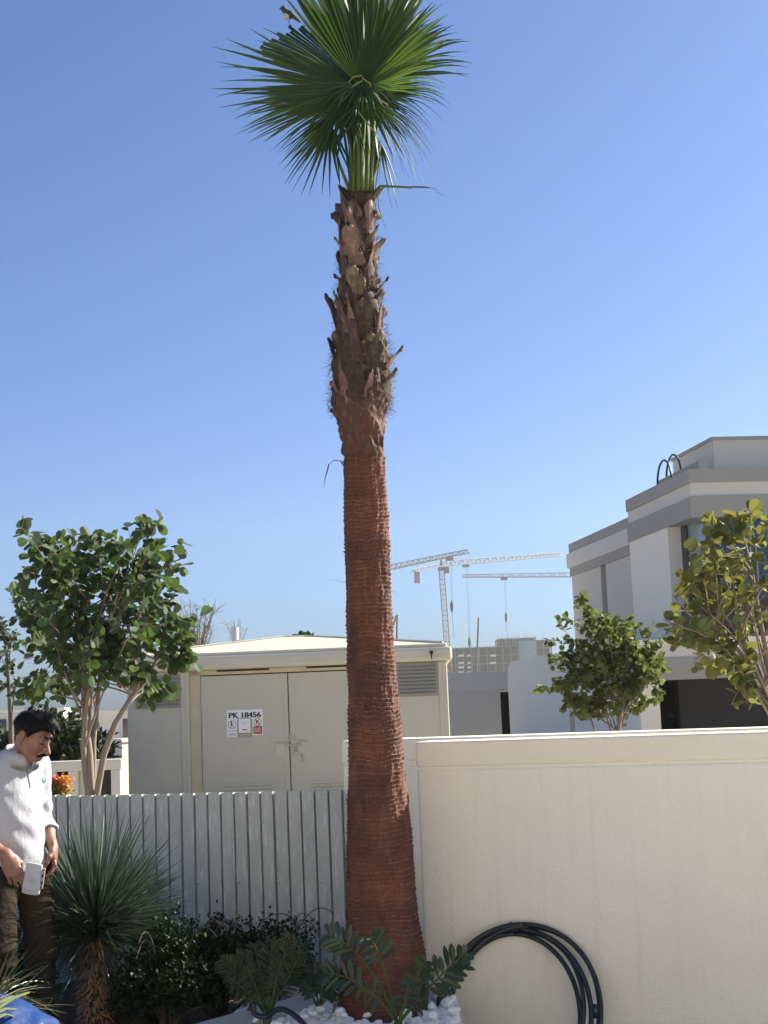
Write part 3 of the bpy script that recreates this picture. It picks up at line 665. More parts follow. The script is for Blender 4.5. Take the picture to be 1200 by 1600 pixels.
# white villa far at left, seen through the leaves
hv = simple_house('far_villa', 'bright white villa far off at the left edge, seen through leaves', (-30, 1100), 95, 5.2, 8, 1.9, 'far_white', rot=.12)
for k in range(2):
    b = MB(); b.box((1.2 + k * 2, -.03, 1.7), (.8, .06, 1.0)); b.build('window', 'glass', hv)
hv = simple_house('far_villa', 'low white villa showing in gaps between the left tree and the kiosk', (105, 1100), 80, 7, 8, 1.6, 'h_white', rot=.1)
for k in range(3):
    b = MB(); b.box((1.2 + k * 2.2, -.03, 1.5), (.9, .06, 1.0)); b.build('window', 'glass', hv)

# white panelled garden fence left of kiosk
gf0 = P(60, 1192, 17.5); gf = empty('white_panel_fence', V(gf0.x, gf0.y, 0), 0); tag(gf, 'low grey-white panelled fence behind the multi-stemmed tree', 'fence')
zz = gf0.z; sc_ = 2300 / 17.5; px0 = 60
def gx_(px): return (px - 60) / sc_
b = MB(); b.box((gx_(125) - .3, 0, zz - .05), (gx_(190) - gx_(60) + .6, .16, .12), bev=.01); b.build('top_rail', 'h_light', gf)
for pc in (78, 112, 178):
    b = MB(); b.box((gx_(pc) + .02, 0, (zz - .11) / 2), (gx_(15) - gx_(0), .14, zz - .11), bev=.01); b.build('post', 'h_light', gf)
for (a, c_, mm) in ((85, 105, 'h_inside'), (120, 150, 'h_mid'), (151, 170, 'h_panel')):
    b = MB(); b.box((gx_((a + c_) / 2) + .02, .05, (zz - .11) / 2), (gx_(c_) - gx_(a) , .03, zz - .11)); b.build('panel', mm, gf)
# narrow sunlit gate pier beside the kiosk
gp = P(193, 1200, 22.5); pier = empty('gate_pier', V(gp.x, gp.y, 0), -.75); tag(pier, 'narrow bright cream pier between the dark gate and kiosk corner', 'pier')
zpi = P(193, 1160, 22.5).z
b = MB(); b.box((0, 0, zpi / 2), (.26, .26, zpi), bev=.01); b.build('shaft', 'wall', pier); b = MB(); b.box((0, 0, zpi + .03), (.3, .3, .06), bev=.01); b.build('cap', 'wall_cap', pier)
dg = P(181, 1200, 22.7); dgo = empty('dark_gate', V(dg.x, dg.y, 0)); tag(dgo, 'dark brown gate leaf between panelled fence and cream pier', 'gate')
b = MB(); b.box((-.06, 0, zpi / 2 - .05), (.30, .05, zpi - .1)); b.build('gate_leaf', 'h_wood', dgo); b = MB(); b.box((-.06, -.035, zpi - .3), (.28, .02, .05)); b.build('crossbar', 'h_frame', dgo)

# ------------------------------------------------------------------ construction site, 560-640 m away
def lattice(m, a, b_, wdt, nb, chord=.14, tri=False, up=V(0, 0, 1), w1=None, hgt=None):
    a = Vector(a); b_ = Vector(b_); T = (b_ - a).normalized(); S = T.cross(up).normalized(); Nn = S.cross(T).normalized()
    w1 = w1 if w1 is not None else wdt; hgt = hgt or wdt
    def ring_(t):
        c = a + (b_ - a) * t; w_ = (wdt + (w1 - wdt) * t) / 2; h_ = hgt * (w_ * 2 / wdt)
        if tri: return [c - S * w_, c + S * w_, c + Nn * h_]
        return [c - S * w_ - Nn * w_, c + S * w_ - Nn * w_, c + S * w_ + Nn * w_, c - S * w_ + Nn * w_]
    R_ = [ring_(i / nb) for i in range(nb + 1)]; k = len(R_[0])
    for j in range(k): m.tube([R_[i][j] for i in (0, nb)], chord, 4)
    for i in range(nb):
        for j in range(k):
            j2 = (j + 1) % k
            if i % 2: m.tube([R_[i][j], R_[i + 1][j2]], chord * .6, 3, False)
            else: m.tube([R_[i][j2], R_[i + 1][j]], chord * .6, 3, False)
            m.tube([R_[i][j], R_[i][j2]], chord * .5, 3, False)
def place(o, root): return world_to_local(root, o)
def tower_crane(label, base_px, top_px, D, jib_end, cjib_end, trolley_t, hook_px, D_end, D_cend, mast_m='crane_red', D_=None):
    top = P(*top_px, D); bz = -.8; base = P(*base_px, D); root = empty('tower_crane', V(base.x, base.y, bz)); tag(root, label, 'crane', 'tower cranes over the building site')
    m = MB(); lattice(m, V(base.x, base.y, bz), top, 2.0, 26, .17, up=V(0, 1, 0)); o = m.build('mast', mast_m); place(o, root)
    je = P(*jib_end, D_end); m = MB(); lattice(m, top + V(0, 0, 1), je, 2.0, 30, .17, True, w1=1.1, hgt=2.0); place(m.build('jib', 'crane'), root)
    ce = P(*cjib_end, D_cend); m = MB(); lattice(m, top + V(0, 0, 1), ce, 1.9, 9, .16, True, w1=1.6, hgt=1.0); place(m.build('counter_jib', 'crane'), root)
    cb = ce + (top - ce) * .12; m = MB(); m.box(cb - V(0, 0, 2.4), (2.2, 2.2, 4.2), bev=.2); place(m.build('counterweight', 'crane'), root)
    m = MB(); m.box(top + V(1.9, -1.2, -.6), (1.8, 1.8, 2.4), bev=.2); m.box(top + V(0, 0, 0), (2.8, 2.8, 1.2), bev=.2); m.tube([top, top + V(0, 0, 4.2)], [.8, .25], 6); place(m.build('cab', 'far_conc'), root)
    tp = top + V(0, 0, 1) + (je - top - V(0, 0, 1)) * trolley_t; m = MB(); m.box(tp - V(0, 0, .7), (2.6, 2, .9), bev=.1); place(m.build('trolley', 'far_conc'), root)
    hz_ = P(*hook_px, tp.y).z
    m = MB(); m.tube([tp, V(tp.x, tp.y, hz_)], .05, 4); m.tube([tp + V(.7, 0, 0), V(tp.x + .3, tp.y, hz_)], .05, 4); place(m.build('hoist_cable', 'far_conc'), root)
    m = MB(); m.tube([V(tp.x, tp.y, hz_ + 1.6), V(tp.x, tp.y, hz_ + .6), V(tp.x, tp.y, hz_ - 1.2), V(tp.x, tp.y, hz_ - 2.6)], [.15, .55, .55, .12], 8); m.tube([V(tp.x, tp.y, hz_ - 2), V(tp.x + .3, tp.y, hz_ - 11)], .07, 4); place(m.build('hook_block', 'far_dark'), root)
    return root
tower_crane('tall tower crane with red-white mast rising beside the kiosk roof', (701, 1003), (690, 889), 560, (879, 868), (646, 893), .19, (706, 1003), 600, 545)
tower_crane('tower crane with rising foreshortened jib, mast hidden by the palm trunk', (594, 1003), (591, 898), 590, (731, 864), (560, 905), .83, (706, 946), 470, 640)
tower_crane('tower crane whose level jib reaches left from behind the villa', (968, 1003), (962, 905), 600, (722, 902), (1010, 906), .73, (796, 963), 590, 600, 'crane')
def tower_block(label, pts, D, dep, floors, mslab='far_conc', white=(), net=False, zone=None):
    a = P(pts[0], pts[2], D); c = P(pts[1], pts[2], D); root = empty('unfinished_building', V(a.x, a.y, -.8)); tag(root, label, 'building')
    W_ = c.x - a.x; top = a.z + .8; fh = 3.3
    zs = [top - i * fh for i in range(floors + 1) if top - i * fh > 0]
    for z in zs:
        b = MB(); b.box((W_ / 2, dep / 2, z - .25), (W_, dep, .5 if not net else .35)); b.build('floor_slab', mslab, root)
    b = MB(); nc = max(3, int(W_ / 3.2))
    for i in range(nc + 1):
        for yy in (.3, dep / 2, dep - .3): b.box((.4 + (W_ - .8) * i / nc, yy, top / 2), (.5, .5, top - .3))
    b.build('column', 'far_conc', root)
    b = MB(); b.box((W_ / 2, dep / 2, top / 2 - .3), (W_ - 1.6, dep - 3, top - .8)); b.build('floor_shade_core', 'far_dark', root)  # dark box painted as the shade inside the open floors
    for (x0_, x1_, y0_, y1_) in white:
        p0 = P(x0_, y0_, D); p1 = P(x1_, y1_, D); b = MB(); b.box(((p0.x + p1.x) / 2 - a.x, .0, (p0.z + p1.z) / 2 + .8), (p1.x - p0.x, .2, abs(p0.z - p1.z))); b.build('panel', 'far_white', root)
    if net:
        b = MB()
        for i in range(int(W_ / 1.5) + 1): b.tube([(i * 1.5, -1.2, 0), (i * 1.5, -1.2, top + 2 * random.random() + 1)], .07, 4)
        for k in range(int(top / 1.9) + 2): b.tube([(0, -1.2, k * 1.9), (W_, -1.2, k * 1.9)], .06, 4)
        b.build('scaffolding', 'net', root)
        b = MB(); b.box((W_ * .75, -1.4, top * .5), (W_ * .45, .1, top * .9)); b.build('debris_net', 'net', root)
    return root
wn_ = []
for yy in (1023, 1034.5, 1041.5, 1049):
    for (a_, b__) in ((716, 725), (730, 736), (766, 775)):
        if yy == 1041.5 and a_ == 766: continue
        wn_.append((a_, b__, yy, yy + 2.6))
tower_block('long unfinished concrete block with white panels right of kiosk roof', (672, 812, 1014, 0), 600, 18, 7, white=wn_)
tower_block('scaffolded unfinished tower with blue netting near the small round tree', (778, 838, 998, 0), 620, 20, 9, net=True)
tower_block('dark unfinished block directly behind the crown of the small tree', (812, 862, 1001, 0), 650, 20, 9)
tower_block('low distant unfinished block glimpsed behind the palm trunk', (560, 660, 1008, 0), 680, 20, 6)
def boom(label, a_px, b_px, D, r=.5, extra=None):
    a = P(*a_px, D); b_ = P(*b_px, D); root = empty('piling_rig', V(b_.x, b_.y, -.8)); tag(root, label, 'construction mast')
    m = MB(); d = (b_ - a).normalized(); base = a + d * ((a.z + .8) / -d.z); m.tube([a, base], [r * .8, r], 6); place(m.build('mast', 'far_dark'), root)
    m = MB(); m.box(V(base.x, base.y, 1.0), (4, 3, 3), bev=.3); place(m.build('cabin', 'far_conc'), root)
    if extra: m = MB(); m.tube([P(*extra[0], D), P(*extra[1], D)], .35, 5); place(m.build('stay', 'far_dark'), root)
boom('thin dark vertical mast right of the lattice crane mast', (747.5, 965), (746, 1012), 560, .42)
boom('short dark mast with slanting stay just right of the palm trunk', (620.5, 960), (620, 1000), 540, .42, ((619, 962), (612, 985)))
# small antenna box on a pole beyond the kiosk
ap = P(367, 990, 60); an = empty('antenna_mast', V(ap.x, ap.y, -.8)); tag(an, 'pale box-shaped antenna on a thin pole above the kiosk roof', 'antenna')
m = MB(); m.tube([(0, 0, 0), (0, 0, ap.z + 1.2)], .035, 6); m.build('pole', 'steel', an)
m = MB(); m.tube([(0, 0, ap.z + .8 - .27), (0, 0, ap.z + .8 + .25)], .16, 12); m.build('casing', 'antenna', an)

# unseen villa added behind the camera so its sunlit front brightens the shaded walls
hv = empty('bounce_villa', V(0, -4.5, LOW)); tag(hv, 'unseen white villa added behind the viewpoint to bounce sunlight onto the garden walls', 'house')
b = MB(); b.box((-3, -4, 3.2), (18, 8, 6.4)); b.build('wall', 'h_white', hv)
b = MB(); b.box((-3, -4, 6.45), (18.3, 8.3, .25)); b.build('coping', 'h_light', hv)
for x in (-9, -5, 2):
    b = MB(); b.box((x, .02, 1.3), (2.2, .08, 2.2)); b.build('window', 'glass', hv)
    b = MB(); b.box((x, .02, 4.6), (1.6, .08, 1.4)); b.build('window', 'glass', hv)
# ------------------------------------------------------------------ the palm
PY = 7.32                                           # palm stands this far away, in front of the back wall
prof = [(1600, 526, 670), (1575, 527, 669), (1540, 530, 667), (1495, 534, 666), (1442, 541, 655), (1400, 542, 650), (1300, 543, 643), (1250, 544, 637), (1200, 545, 632), (1130, 544.5, 626), (1100, 544, 622), (1000, 543, 615), (900, 541, 609), (860, 540, 608), (800, 539, 606), (750, 538, 602), (715, 537, 600), (700, 533, 601.5), (680, 528.5, 602), (655, 523, 604), (635, 518, 609), (605, 517, 611), (560, 519, 609), (520, 523, 601), (480, 528, 594), (440, 531, 590), (400, 534, 586), (350, 537, 583), (315, 540, 581), (300, 541, 580), (285, 544, 578)]
pc = []; pr = []
for (y, a, b_) in prof:
    c = P((a + b_) / 2, y, PY); e = P(b_, y, PY); pc.append(c); pr.append((e - c).length)
pc = np.array(pc); pr = np.array(pr); order = np.argsort(pc[:, 2]); pc = pc[order]; pr = pr[order]
def pal(z):
    return np.stack([np.interp(z, pc[:, 2], pc[:, 0]), np.full_like(z, PY), z], -1), np.interp(z, pc[:, 2], pr)
zg = .02
palm = empty('palm_tree', V(float(pal(np.array([zg]))[0][0][0]), PY, zg)); tag(palm, 'tall fan palm with red shaved trunk, shaggy top and dark green fronds', 'palm tree')
def zpx(px, py): return P(px, py, PY).z
z_c0 = zpx(568, 722); z_c1 = zpx(564, 632); z_top = zpx(561, 296)
# red shaved trunk with irregular ring scars
nz, na = 1500, 170
z = np.linspace(zg, z_c0 + .02, nz); th = np.linspace(0, 2 * np.pi, na, endpoint=False)
ctr, rad = pal(z); Zg, Tg = np.meshgrid(z, th, indexing='ij')
cs, sn = np.cos(Tg), np.sin(Tg)
q = np.stack([cs * 1.1 + 5, sn * 1.1 + 5, Zg * 2.2], -1)
wob = vnoise(q) * 1.3 + vnoise(np.stack([cs * 3 + 9, sn * 3 + 9, Zg * 9], -1)) * .7 + vnoise(np.stack([cs * 9 + 9, sn * 9 + 9, Zg * 20], -1)) * .25
pitch = .021
ph = Zg / pitch + wob; fr = ph - np.floor(ph); rid = np.floor(ph)
hsh = np.modf(np.abs(np.sin(rid * 12.9898) * 43758.5))[0]
prom = .35 + 1.0 * hsh * (vnoise(np.stack([cs * 2.5 + 3, sn * 2.5 + 3, rid * .77], -1)) + .75)
d = prom * .0068 * (fr ** 1.6 - .35) * np.clip(vnoise(np.stack([cs * 4 + 7, sn * 4 + 7, Zg * 14], -1)) * 2.2 + 1, .25, 1.6)
fl = vnoise(np.stack([Tg * 30, rid * 7.31, Zg * 6], -1)) * .006 + vnoise(np.stack([Tg * 62 + 3, rid * 3.77, Zg * 20], -1)) * .006
d = d + fl * (.5 + fr)
d += vnoise(np.stack([cs * 6, sn * 6, Zg * 8], -1)) * .012 + vnoise(np.stack([cs * 30, sn * 30, Zg * 90], -1)) * .004
Rg = rad[:, None] + d
vs = np.stack([ctr[:, None, 0] + Rg * cs, ctr[:, None, 1] + Rg * sn, Zg], -1).reshape(-1, 3)
ii = np.arange(nz - 1)[:, None] * na; jj = np.arange(na)[None, :]; j2 = (jj + 1) % na
fs = np.stack([ii + jj, ii + j2, ii + na + j2, ii + na + jj], -1).reshape(-1, 4)
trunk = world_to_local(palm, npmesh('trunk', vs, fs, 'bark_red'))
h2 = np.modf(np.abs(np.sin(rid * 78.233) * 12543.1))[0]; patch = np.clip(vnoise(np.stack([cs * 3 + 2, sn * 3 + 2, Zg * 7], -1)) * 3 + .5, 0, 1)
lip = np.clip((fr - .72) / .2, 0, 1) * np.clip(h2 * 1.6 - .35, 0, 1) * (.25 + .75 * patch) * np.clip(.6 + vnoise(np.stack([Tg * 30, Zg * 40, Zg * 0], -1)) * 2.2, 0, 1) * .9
groove_shade = np.clip((.20 - fr) / .14, 0, 1) * np.clip(hsh * 1.5, .15, 1) * .8  # groove darkening: painted shade that raises the ring contrast
ca = trunk.data.color_attributes.new('tan_lip_groove_shade', 'FLOAT_COLOR', 'POINT'); ca.data.foreach_set('color', np.stack([lip, groove_shade, lip * 0, lip * 0 + 1], -1).reshape(-1).astype(np.float32))
# fresh brown collar under the leaf bases, and the fibrous core above
def shaft(name, z0, z1, m, amp, f):
    nz, na = 220, 100; z = np.linspace(z0, z1, nz); th = np.linspace(0, 2 * np.pi, na, endpoint=False)
    ctr, rad = pal(z); Zg, Tg = np.meshgrid(z, th, indexing='ij'); cs, sn = np.cos(Tg), np.sin(Tg)
    Rg = rad[:, None] - .012 + amp * (vnoise(np.stack([cs * f + 9, sn * f + 9, Zg * f * 4], -1)) + .5 * vnoise(np.stack([cs * f * 3, sn * f * 3, Zg * f * 9], -1)) + .6 * np.abs(vnoise(np.stack([Tg * 5 + Zg * 14, Zg * 6, Zg * 0], -1))))
    vs = np.stack([ctr[:, None, 0] + Rg * cs, ctr[:, None, 1] + Rg * sn, Zg], -1).reshape(-1, 3)
    ii = np.arange(nz - 1)[:, None] * na; jj = np.arange(na)[None, :]; j2 = (jj + 1) % na
    fs = np.stack([ii + jj, ii + j2, ii + na + j2, ii + na + jj], -1).reshape(-1, 4).tolist(); fs.append(list(range((nz - 1) * na, nz * na)))
    return world_to_local(palm, npmesh(name, vs, fs, m))
shaft('collar', z_c0 - .05, z_c1 + .05, 'collar', .03, 5)
shaft('fibrous_stem', z_c1, z_top, 'boot_core', .035, 6)
# cut leaf bases: curved tongues of thick husk
def boot(z, a, L, w_, out, lean=0.0, thick=.012, tipw=.55, curl=0.0):
    c, r = pal(np.array([z])); c = Vector(c[0]); r = float(r[0])
    rd = V(math.cos(a), math.sin(a), 0); tg = V(-math.sin(a), math.cos(a), 0); n = 9; k = 7
    vs = []
    for s_ in (1, -1):
        for i in range(n):
            t = i / (n - 1); wd = w_ * (1 - t) + w_ * tipw * t; wd *= 1 + .12 * math.sin(t * 9 + z * 30)
            rr = r * .84 + .008 + out * t ** 1.7 + curl * max(0, t - .7) * .3
            for j in range(k):
                u_ = (j / (k - 1) - .5) * 2; bend = (1 - t * .6)
                ang = u_ * wd / 2 / max(r, .05) * bend
                dirv = rd * math.cos(ang) + tg * math.sin(ang)
                e = u_ * wd / 2 * (1 - bend)
                jag = (random.uniform(-.014, .014) if i == n - 1 else random.uniform(-.002, .002))
                p = c + dirv * (rr + s_ * thick / 2 * (1 - .6 * abs(u_)) + .010 * (1 - u_ * u_) * t + .018 * u_ * math.sin(z * 77) * t) + tg * (e + lean * t * L) + V(0, 0, t * L + jag - (L * .14 * u_ * u_ * t))
                vs.append(p)
    m = n * k; fs = []
    for i in range(n - 1):
        for j in range(k - 1):
            a0 = i * k + j; fs.append((a0, a0 + 1, a0 + k + 1, a0 + k)); fs.append((m + a0 + k, m + a0 + k + 1, m + a0 + 1, m + a0))
    for i in range(n - 1):
        for j in (0, k - 1): a0 = i * k + j; fs.append((a0, a0 + k, m + a0 + k, m + a0))
    for j in range(k - 1):
        for i in (0, n - 1): a0 = i * k + j; fs.append((a0, a0 + 1, m + a0 + 1, m + a0))
    b = MB(); b.add(vs, fs); o = b.build('leaf_base', 'boot', None, True); world_to_local(palm, o); return o
random.seed(21)
nb = 82
for i in range(nb):
    t = i / nb; z = z_c1 - .0 + (z_top - z_c1 - .12) * t
    a = i * 2.39996 + random.uniform(-.25, .25)
    low = t < .4
    boot(z, a, random.choice((.07, .10, .13, .17, .20)) * random.uniform(.85, 1.1), random.uniform(.05, .115) * (1.1 - .3 * t), random.uniform(-.02, .018), random.uniform(-.35, .35), random.uniform(.006, .016), random.uniform(.15, 1.0), random.uniform(-.25, .2))
# the ones that stand out in the outline: (pixel of tip, side)
for (px_, py_, a, L, w_, out) in [(620, 548, -.35, .13, .10, .085), (617, 583, -.5, .10, .09, .07), (597, 437, -.25, .10, .07, .055), (595, 377, -.4, .10, .08, .06), (592, 362, -.7, .09, .09, .05), (527, 335, math.pi + .2, .11, .055, .045), (529, 372, math.pi + .1, .09, .055, .03), (524, 460, math.pi + .4, .13, .08, .02), (519, 530, math.pi + .1, .14, .08, .02), (521, 640, math.pi + .1, .06, .05, .02), (594, 297, -.3, .10, .05, .05), (536, 296, math.pi + .5, .12, .06, .03), (560, 470, -1.7, .17, .07, .03), (540, 590, -2.1, .16, .07, .035), (580, 590, -1.2, .14, .08, .04), (548, 480, -1.9, .16, .06, .03), (590, 480, -.7, .2, .06, .02)]:
    boot(P(px_, py_, PY).z - L, a, L, w_, out, 0, .010, .35)
# shaggy fibre between the leaf bases
pos = []; D_ = []
for i in range(3400):
    z = z_c1 - .05 + (z_top - z_c1 + .02) * random.random() ** 1.25; a = random.uniform(0, 2 * math.pi); c, r = pal(np.array([z])); rd = V(math.cos(a), math.sin(a), 0)
    p = Vector(c[0]) + rd * float(r[0]) * random.uniform(.95, 1.12); d_ = (rd * random.uniform(.1, 1.0) + V(-math.sin(a), math.cos(a), 0) * random.uniform(-1.2, 1.2) + V(0, 0, random.uniform(-.7, .9))).normalized()
    pos.append(p); D_.append(d_)
pos = np.array(pos); D_ = np.array(D_); S_ = unit(np.cross(D_, R.randn(len(pos), 3))); N_ = np.cross(D_, S_)
tv = [(0, -.5, 0), (0, .5, 0), (.5, -.4, .10), (.5, .4, .10), (1, 0, .32)]; tf = [(0, 1, 3, 2), (2, 3, 4)]
sc = np.stack([R.uniform(.015, .062, len(pos)), R.uniform(.0010, .0026, len(pos)), R.uniform(.02, .06, len(pos))], -1)
vs, fs = scatter_arrays(tv, tf, pos, D_, S_, N_, sc); o = world_to_local(palm, npmesh('fibre', vs, fs, 'fibre')); o['kind'] = 'stuff'
# stray strips hanging off the red trunk
def strip(name, pts, m, r=.004):
    b = MB(); b.tube([P(x, y, yy) for (x, y, yy) in pts], [r * (1 - .75 * i / (len(pts) - 1)) for i in range(len(pts))], 5, flat=.35); return part(b, name, m, palm)
strip('peeling_strip', [(539, 731, PY - .02), (532, 720, PY - .05), (522, 719, PY - .08), (513, 727, PY - .1), (509, 741, PY - .1), (507, 762, PY - .1)], 'fibre', .006)
strip('peeling_strip', [(514, 725, PY - .1), (511, 737, PY - .1), (508, 748, PY - .12), (505, 756, PY - .12)], 'fibre', .01)
strip('peeling_strip', [(604, 811, PY), (609, 800, PY), (613, 791, PY)], 'fibre', .0025)
strip('peeling_strip', [(540, 911, PY), (525, 907, PY), (509, 903, PY)], 'fibre', .0025)
strip('peeling_strip', [(612, 924, PY), (619, 926, PY), (624, 933, PY)], 'fibre', .0025)
strip('peeling_strip', [(536, 760, PY), (531, 766, PY)], 'fibre', .003)

# fan fronds
def fan(hub, ax, nrm, L, spread, nseg=34, fuse=.48, droop=.12, back=.0, seed=0, skew=0.0, lens=None, m='frond', cut=None, petiole=None, pw=.02, asym=0.0, tipdroop=.25):
    rs = random.Random(seed); ax = Vector(ax).normalized(); nrm = Vector(nrm); nrm = (nrm - ax * nrm.dot(ax)).normalized(); sd = nrm.cross(ax)
    vs = []; fs = []; K_ = 11; dt = spread / nseg
    for i in range(nseg):
        tm = -spread / 2 + dt * (i + .5) + skew; rel = abs((i + .5) / nseg * 2 - 1)
        LL = L * (1 - .22 * rel ** 2) * rs.uniform(.92, 1.05)
        if lens: LL *= lens((i + .5) / nseg)
        tw = rs.uniform(-.35, .35); td = rs.uniform(.4, 1.6) * tipdroop; fz = fuse * rs.uniform(.9, 1.1); sw = rs.uniform(-.07, .07); po = rs.uniform(-.05, .05)
        n0 = len(vs)
        for k in range(K_):
            f = (k / (K_ - 1)); r = LL * f
            if r <= LL * fz: hw = r * math.tan(dt / 2) * 1.03 + .001
            else:
                g_ = (f - fz) / (1 - fz); hw = LL * fz * math.tan(dt / 2) * 1.03 * (1 - g_ ** 1.25) ** .9 * (1 - .12 * g_) + .0006
            ang = tm + sw * max(0, f - fz) * 2
            dirv = ax * math.cos(ang) + sd * math.sin(ang); per = -ax * math.sin(ang) + sd * math.cos(ang)
            if cut and f > cut(i / nseg): hw = hw
            c = hub + dirv * r + nrm * (back * r * r / L * -1 + po * max(0, r - L * .25)) + V(0, 0, -1) * (droop * r * r / L + td * L * max(0, f - .62) ** 2)
            if cut: 
                ff = min(f, cut(i / nseg) * rs.uniform(.97, 1.0)); r = LL * ff; c = hub + dirv * r + nrm * (-back * r * r / L) + V(0, 0, -1) * (droop * r * r / L)
                hw = r * math.tan(dt / 2)
            fold = hw * .95 * (1 if f < .9 else .5)
            pe = (per * math.cos(tw * f) + nrm * math.sin(tw * f))
            vs += [c - pe * hw, c + nrm * fold, c + pe * hw]
        for k in range(K_ - 1):
            a = n0 + 3 * k; fs += [(a, a + 1, a + 4, a + 3), (a + 1, a + 2, a + 5, a + 4)]
    b = MB(); b.add(vs, fs); o = b.build('frond', m, None, False)
    world_to_local(palm, o)
    if petiole:
        pb = MB(); k = len(petiole); pb.tube(petiole, [pw * (1 - .45 * i / (k - 1)) for i in range(k)], 8, flat=.45); pp = pb.build('petiole', 'petiole', None, True); world_to_local(palm, pp)
        pp.parent = o
    return o
def base(px, py, dy): return P(px, py, PY + dy)
def pet(x0, y0, d0, hub, bow=0.0):
    a = P(x0, y0, PY + d0); mid = (a + hub) / 2 + V(bow, 0, .02); return bez(a, mid, hub, 8)
def im(ax_deg, tilt=0.0):            # direction from an angle in the picture plane (0 = right, 90 = up), tilt >0 = away from the camera
    a = math.radians(ax_deg + 2.3); t = math.radians(tilt); return V(math.cos(a) * math.cos(t), math.sin(t), math.sin(a) * math.cos(t))
FR = []
def addfan(hx, hy, dd, ang, tilt, L, spread, seed, ndir, bx=562, by=292, bd=0, bow=0, **kw):
    h = P(hx, hy, PY + dd); return fan(h, im(ang, tilt), ndir, L, math.radians(spread), seed=seed, petiole=pet(bx, by, bd, h, bow), **kw)
# rear fronds first
addfan(575, 122, .26, 74, 14, .78, 96, 1, V(.2, -1, .1), 566, 290, .06, nseg=24, fuse=.55)
addfan(556, 140, .20, 172, 12, .66, 62, 21, V(.1, -1, .2), 560, 290, .06, nseg=15, fuse=.52, tipdroop=.1)
addfan(588, 122, .12, 42, 10, .60, 92, 2, V(-.2, -1, .2), 572, 290, .03, nseg=19, fuse=.46, tipdroop=.4)
addfan(560, 132, .10, 138, 8, .76, 40, 3, V(.1, -1, .3), 556, 292, .04, nseg=16, fuse=.75, cut=lambda t: .80)
addfan(590, 145, .14, 14, 8, .40, 80, 4, V(0, -.8, .5), 574, 292, .03, nseg=17, fuse=.34, droop=.2, tipdroop=.8)
addfan(568, 150, .16, 186, 10, .50, 70, 22, V(0, -1, .2), 560, 292, .03, nseg=19, fuse=.45, droop=.1, tipdroop=.3)
addfan(580, 160, .12, 338, 10, .30, 100, 23, V(0, -1, .2), 570, 292, .03, nseg=18, fuse=.3, droop=.35, tipdroop=.9)
# the great left fan
addfan(562, 141, .0, 165, -4, .79, 60, 5, V(-.05, -1, .25), 556, 293, -.02, nseg=15, fuse=.48, droop=.03, tipdroop=.08)
addfan(562, 146, -.04, 189, -8, .66, 46, 6, V(-.2, -1, .3), 553, 293, -.04, nseg=14, fuse=.46, droop=.10, tipdroop=.2)
# the great upright fan facing us
addfan(563, 136, -.10, 103, -8, .78, 50, 7, V(-.12, -1, -.15), 561, 293, -.07, nseg=13, fuse=.60, droop=-.02, tipdroop=.08)
addfan(566, 137, -.12, 74, -8, .76, 60, 18, V(.15, -1, -.15), 565, 293, -.07, nseg=14, fuse=.60, droop=-.02, tipdroop=.08)
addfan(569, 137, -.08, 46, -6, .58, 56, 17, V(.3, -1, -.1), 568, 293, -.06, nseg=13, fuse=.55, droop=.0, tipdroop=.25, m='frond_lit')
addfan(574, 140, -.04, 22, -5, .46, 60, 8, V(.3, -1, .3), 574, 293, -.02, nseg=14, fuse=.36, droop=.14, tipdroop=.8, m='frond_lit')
addfan(578, 148, -.06, -22, -10, .36, 80, 9, V(.1, -.9, .5), 572, 293, -.05, nseg=13, fuse=.22, droop=.45, tipdroop=1.3)
addfan(566, 132, -.16, 300, -25, .20, 120, 25, V(0, -1, .2), 566, 293, -.09, nseg=8, fuse=.4, droop=.1, tipdroop=.5)
addfan(560, 132, -.16, 215, -25, .22, 90, 26, V(0, -1, .2), 562, 293, -.09, nseg=7, fuse=.4, droop=.1, tipdroop=.5)
addfan(560, 140, -.14, 184, -14, .38, 40, 24, V(-.1, -1, .3), 559, 293, -.08, nseg=6, fuse=.35, droop=.05, tipdroop=.2)
# low drooping fans
addfan(566, 150, .06, 90, 0, .30, 300, 31, V(0, -1, .1), 566, 293, .0, nseg=40, fuse=.5, droop=.0, tipdroop=.1)
addfan(517, 196, -.06, 250, -8, .36, 90, 10, V(-.2, -1, .3), 545, 294, -.05, bow=-.03, nseg=13, fuse=.34, droop=.10, tipdroop=.3)
addfan(540, 150, -.10, 252, -12, .34, 84, 11, V(-.1, -1, .3), 553, 293, -.07, nseg=11, fuse=.5, droop=.05, tipdroop=.2)
addfan(572, 146, -.12, 272, -12, .40, 100, 12, V(0, -1, .3), 565, 293, -.08, nseg=12, fuse=.38, droop=.05, tipdroop=.2)
addfan(594, 222, .0, 268, 0, .30, 60, 13, V(.3, -1, .2), 575, 296, -.02, bow=.03, nseg=6, fuse=.2, droop=.2, tipdroop=.4)
addfan(588, 165, .05, 325, 0, .34, 60, 14, V(.3, -1, .3), 576, 294, .0, nseg=10, fuse=.15, droop=.55, tipdroop=1.0)
addfan(532, 168, .06, 222, 8, .42, 44, 15, V(-.2, -1, .2), 549, 293, .0, nseg=10, fuse=.42, droop=.05, tipdroop=.1)
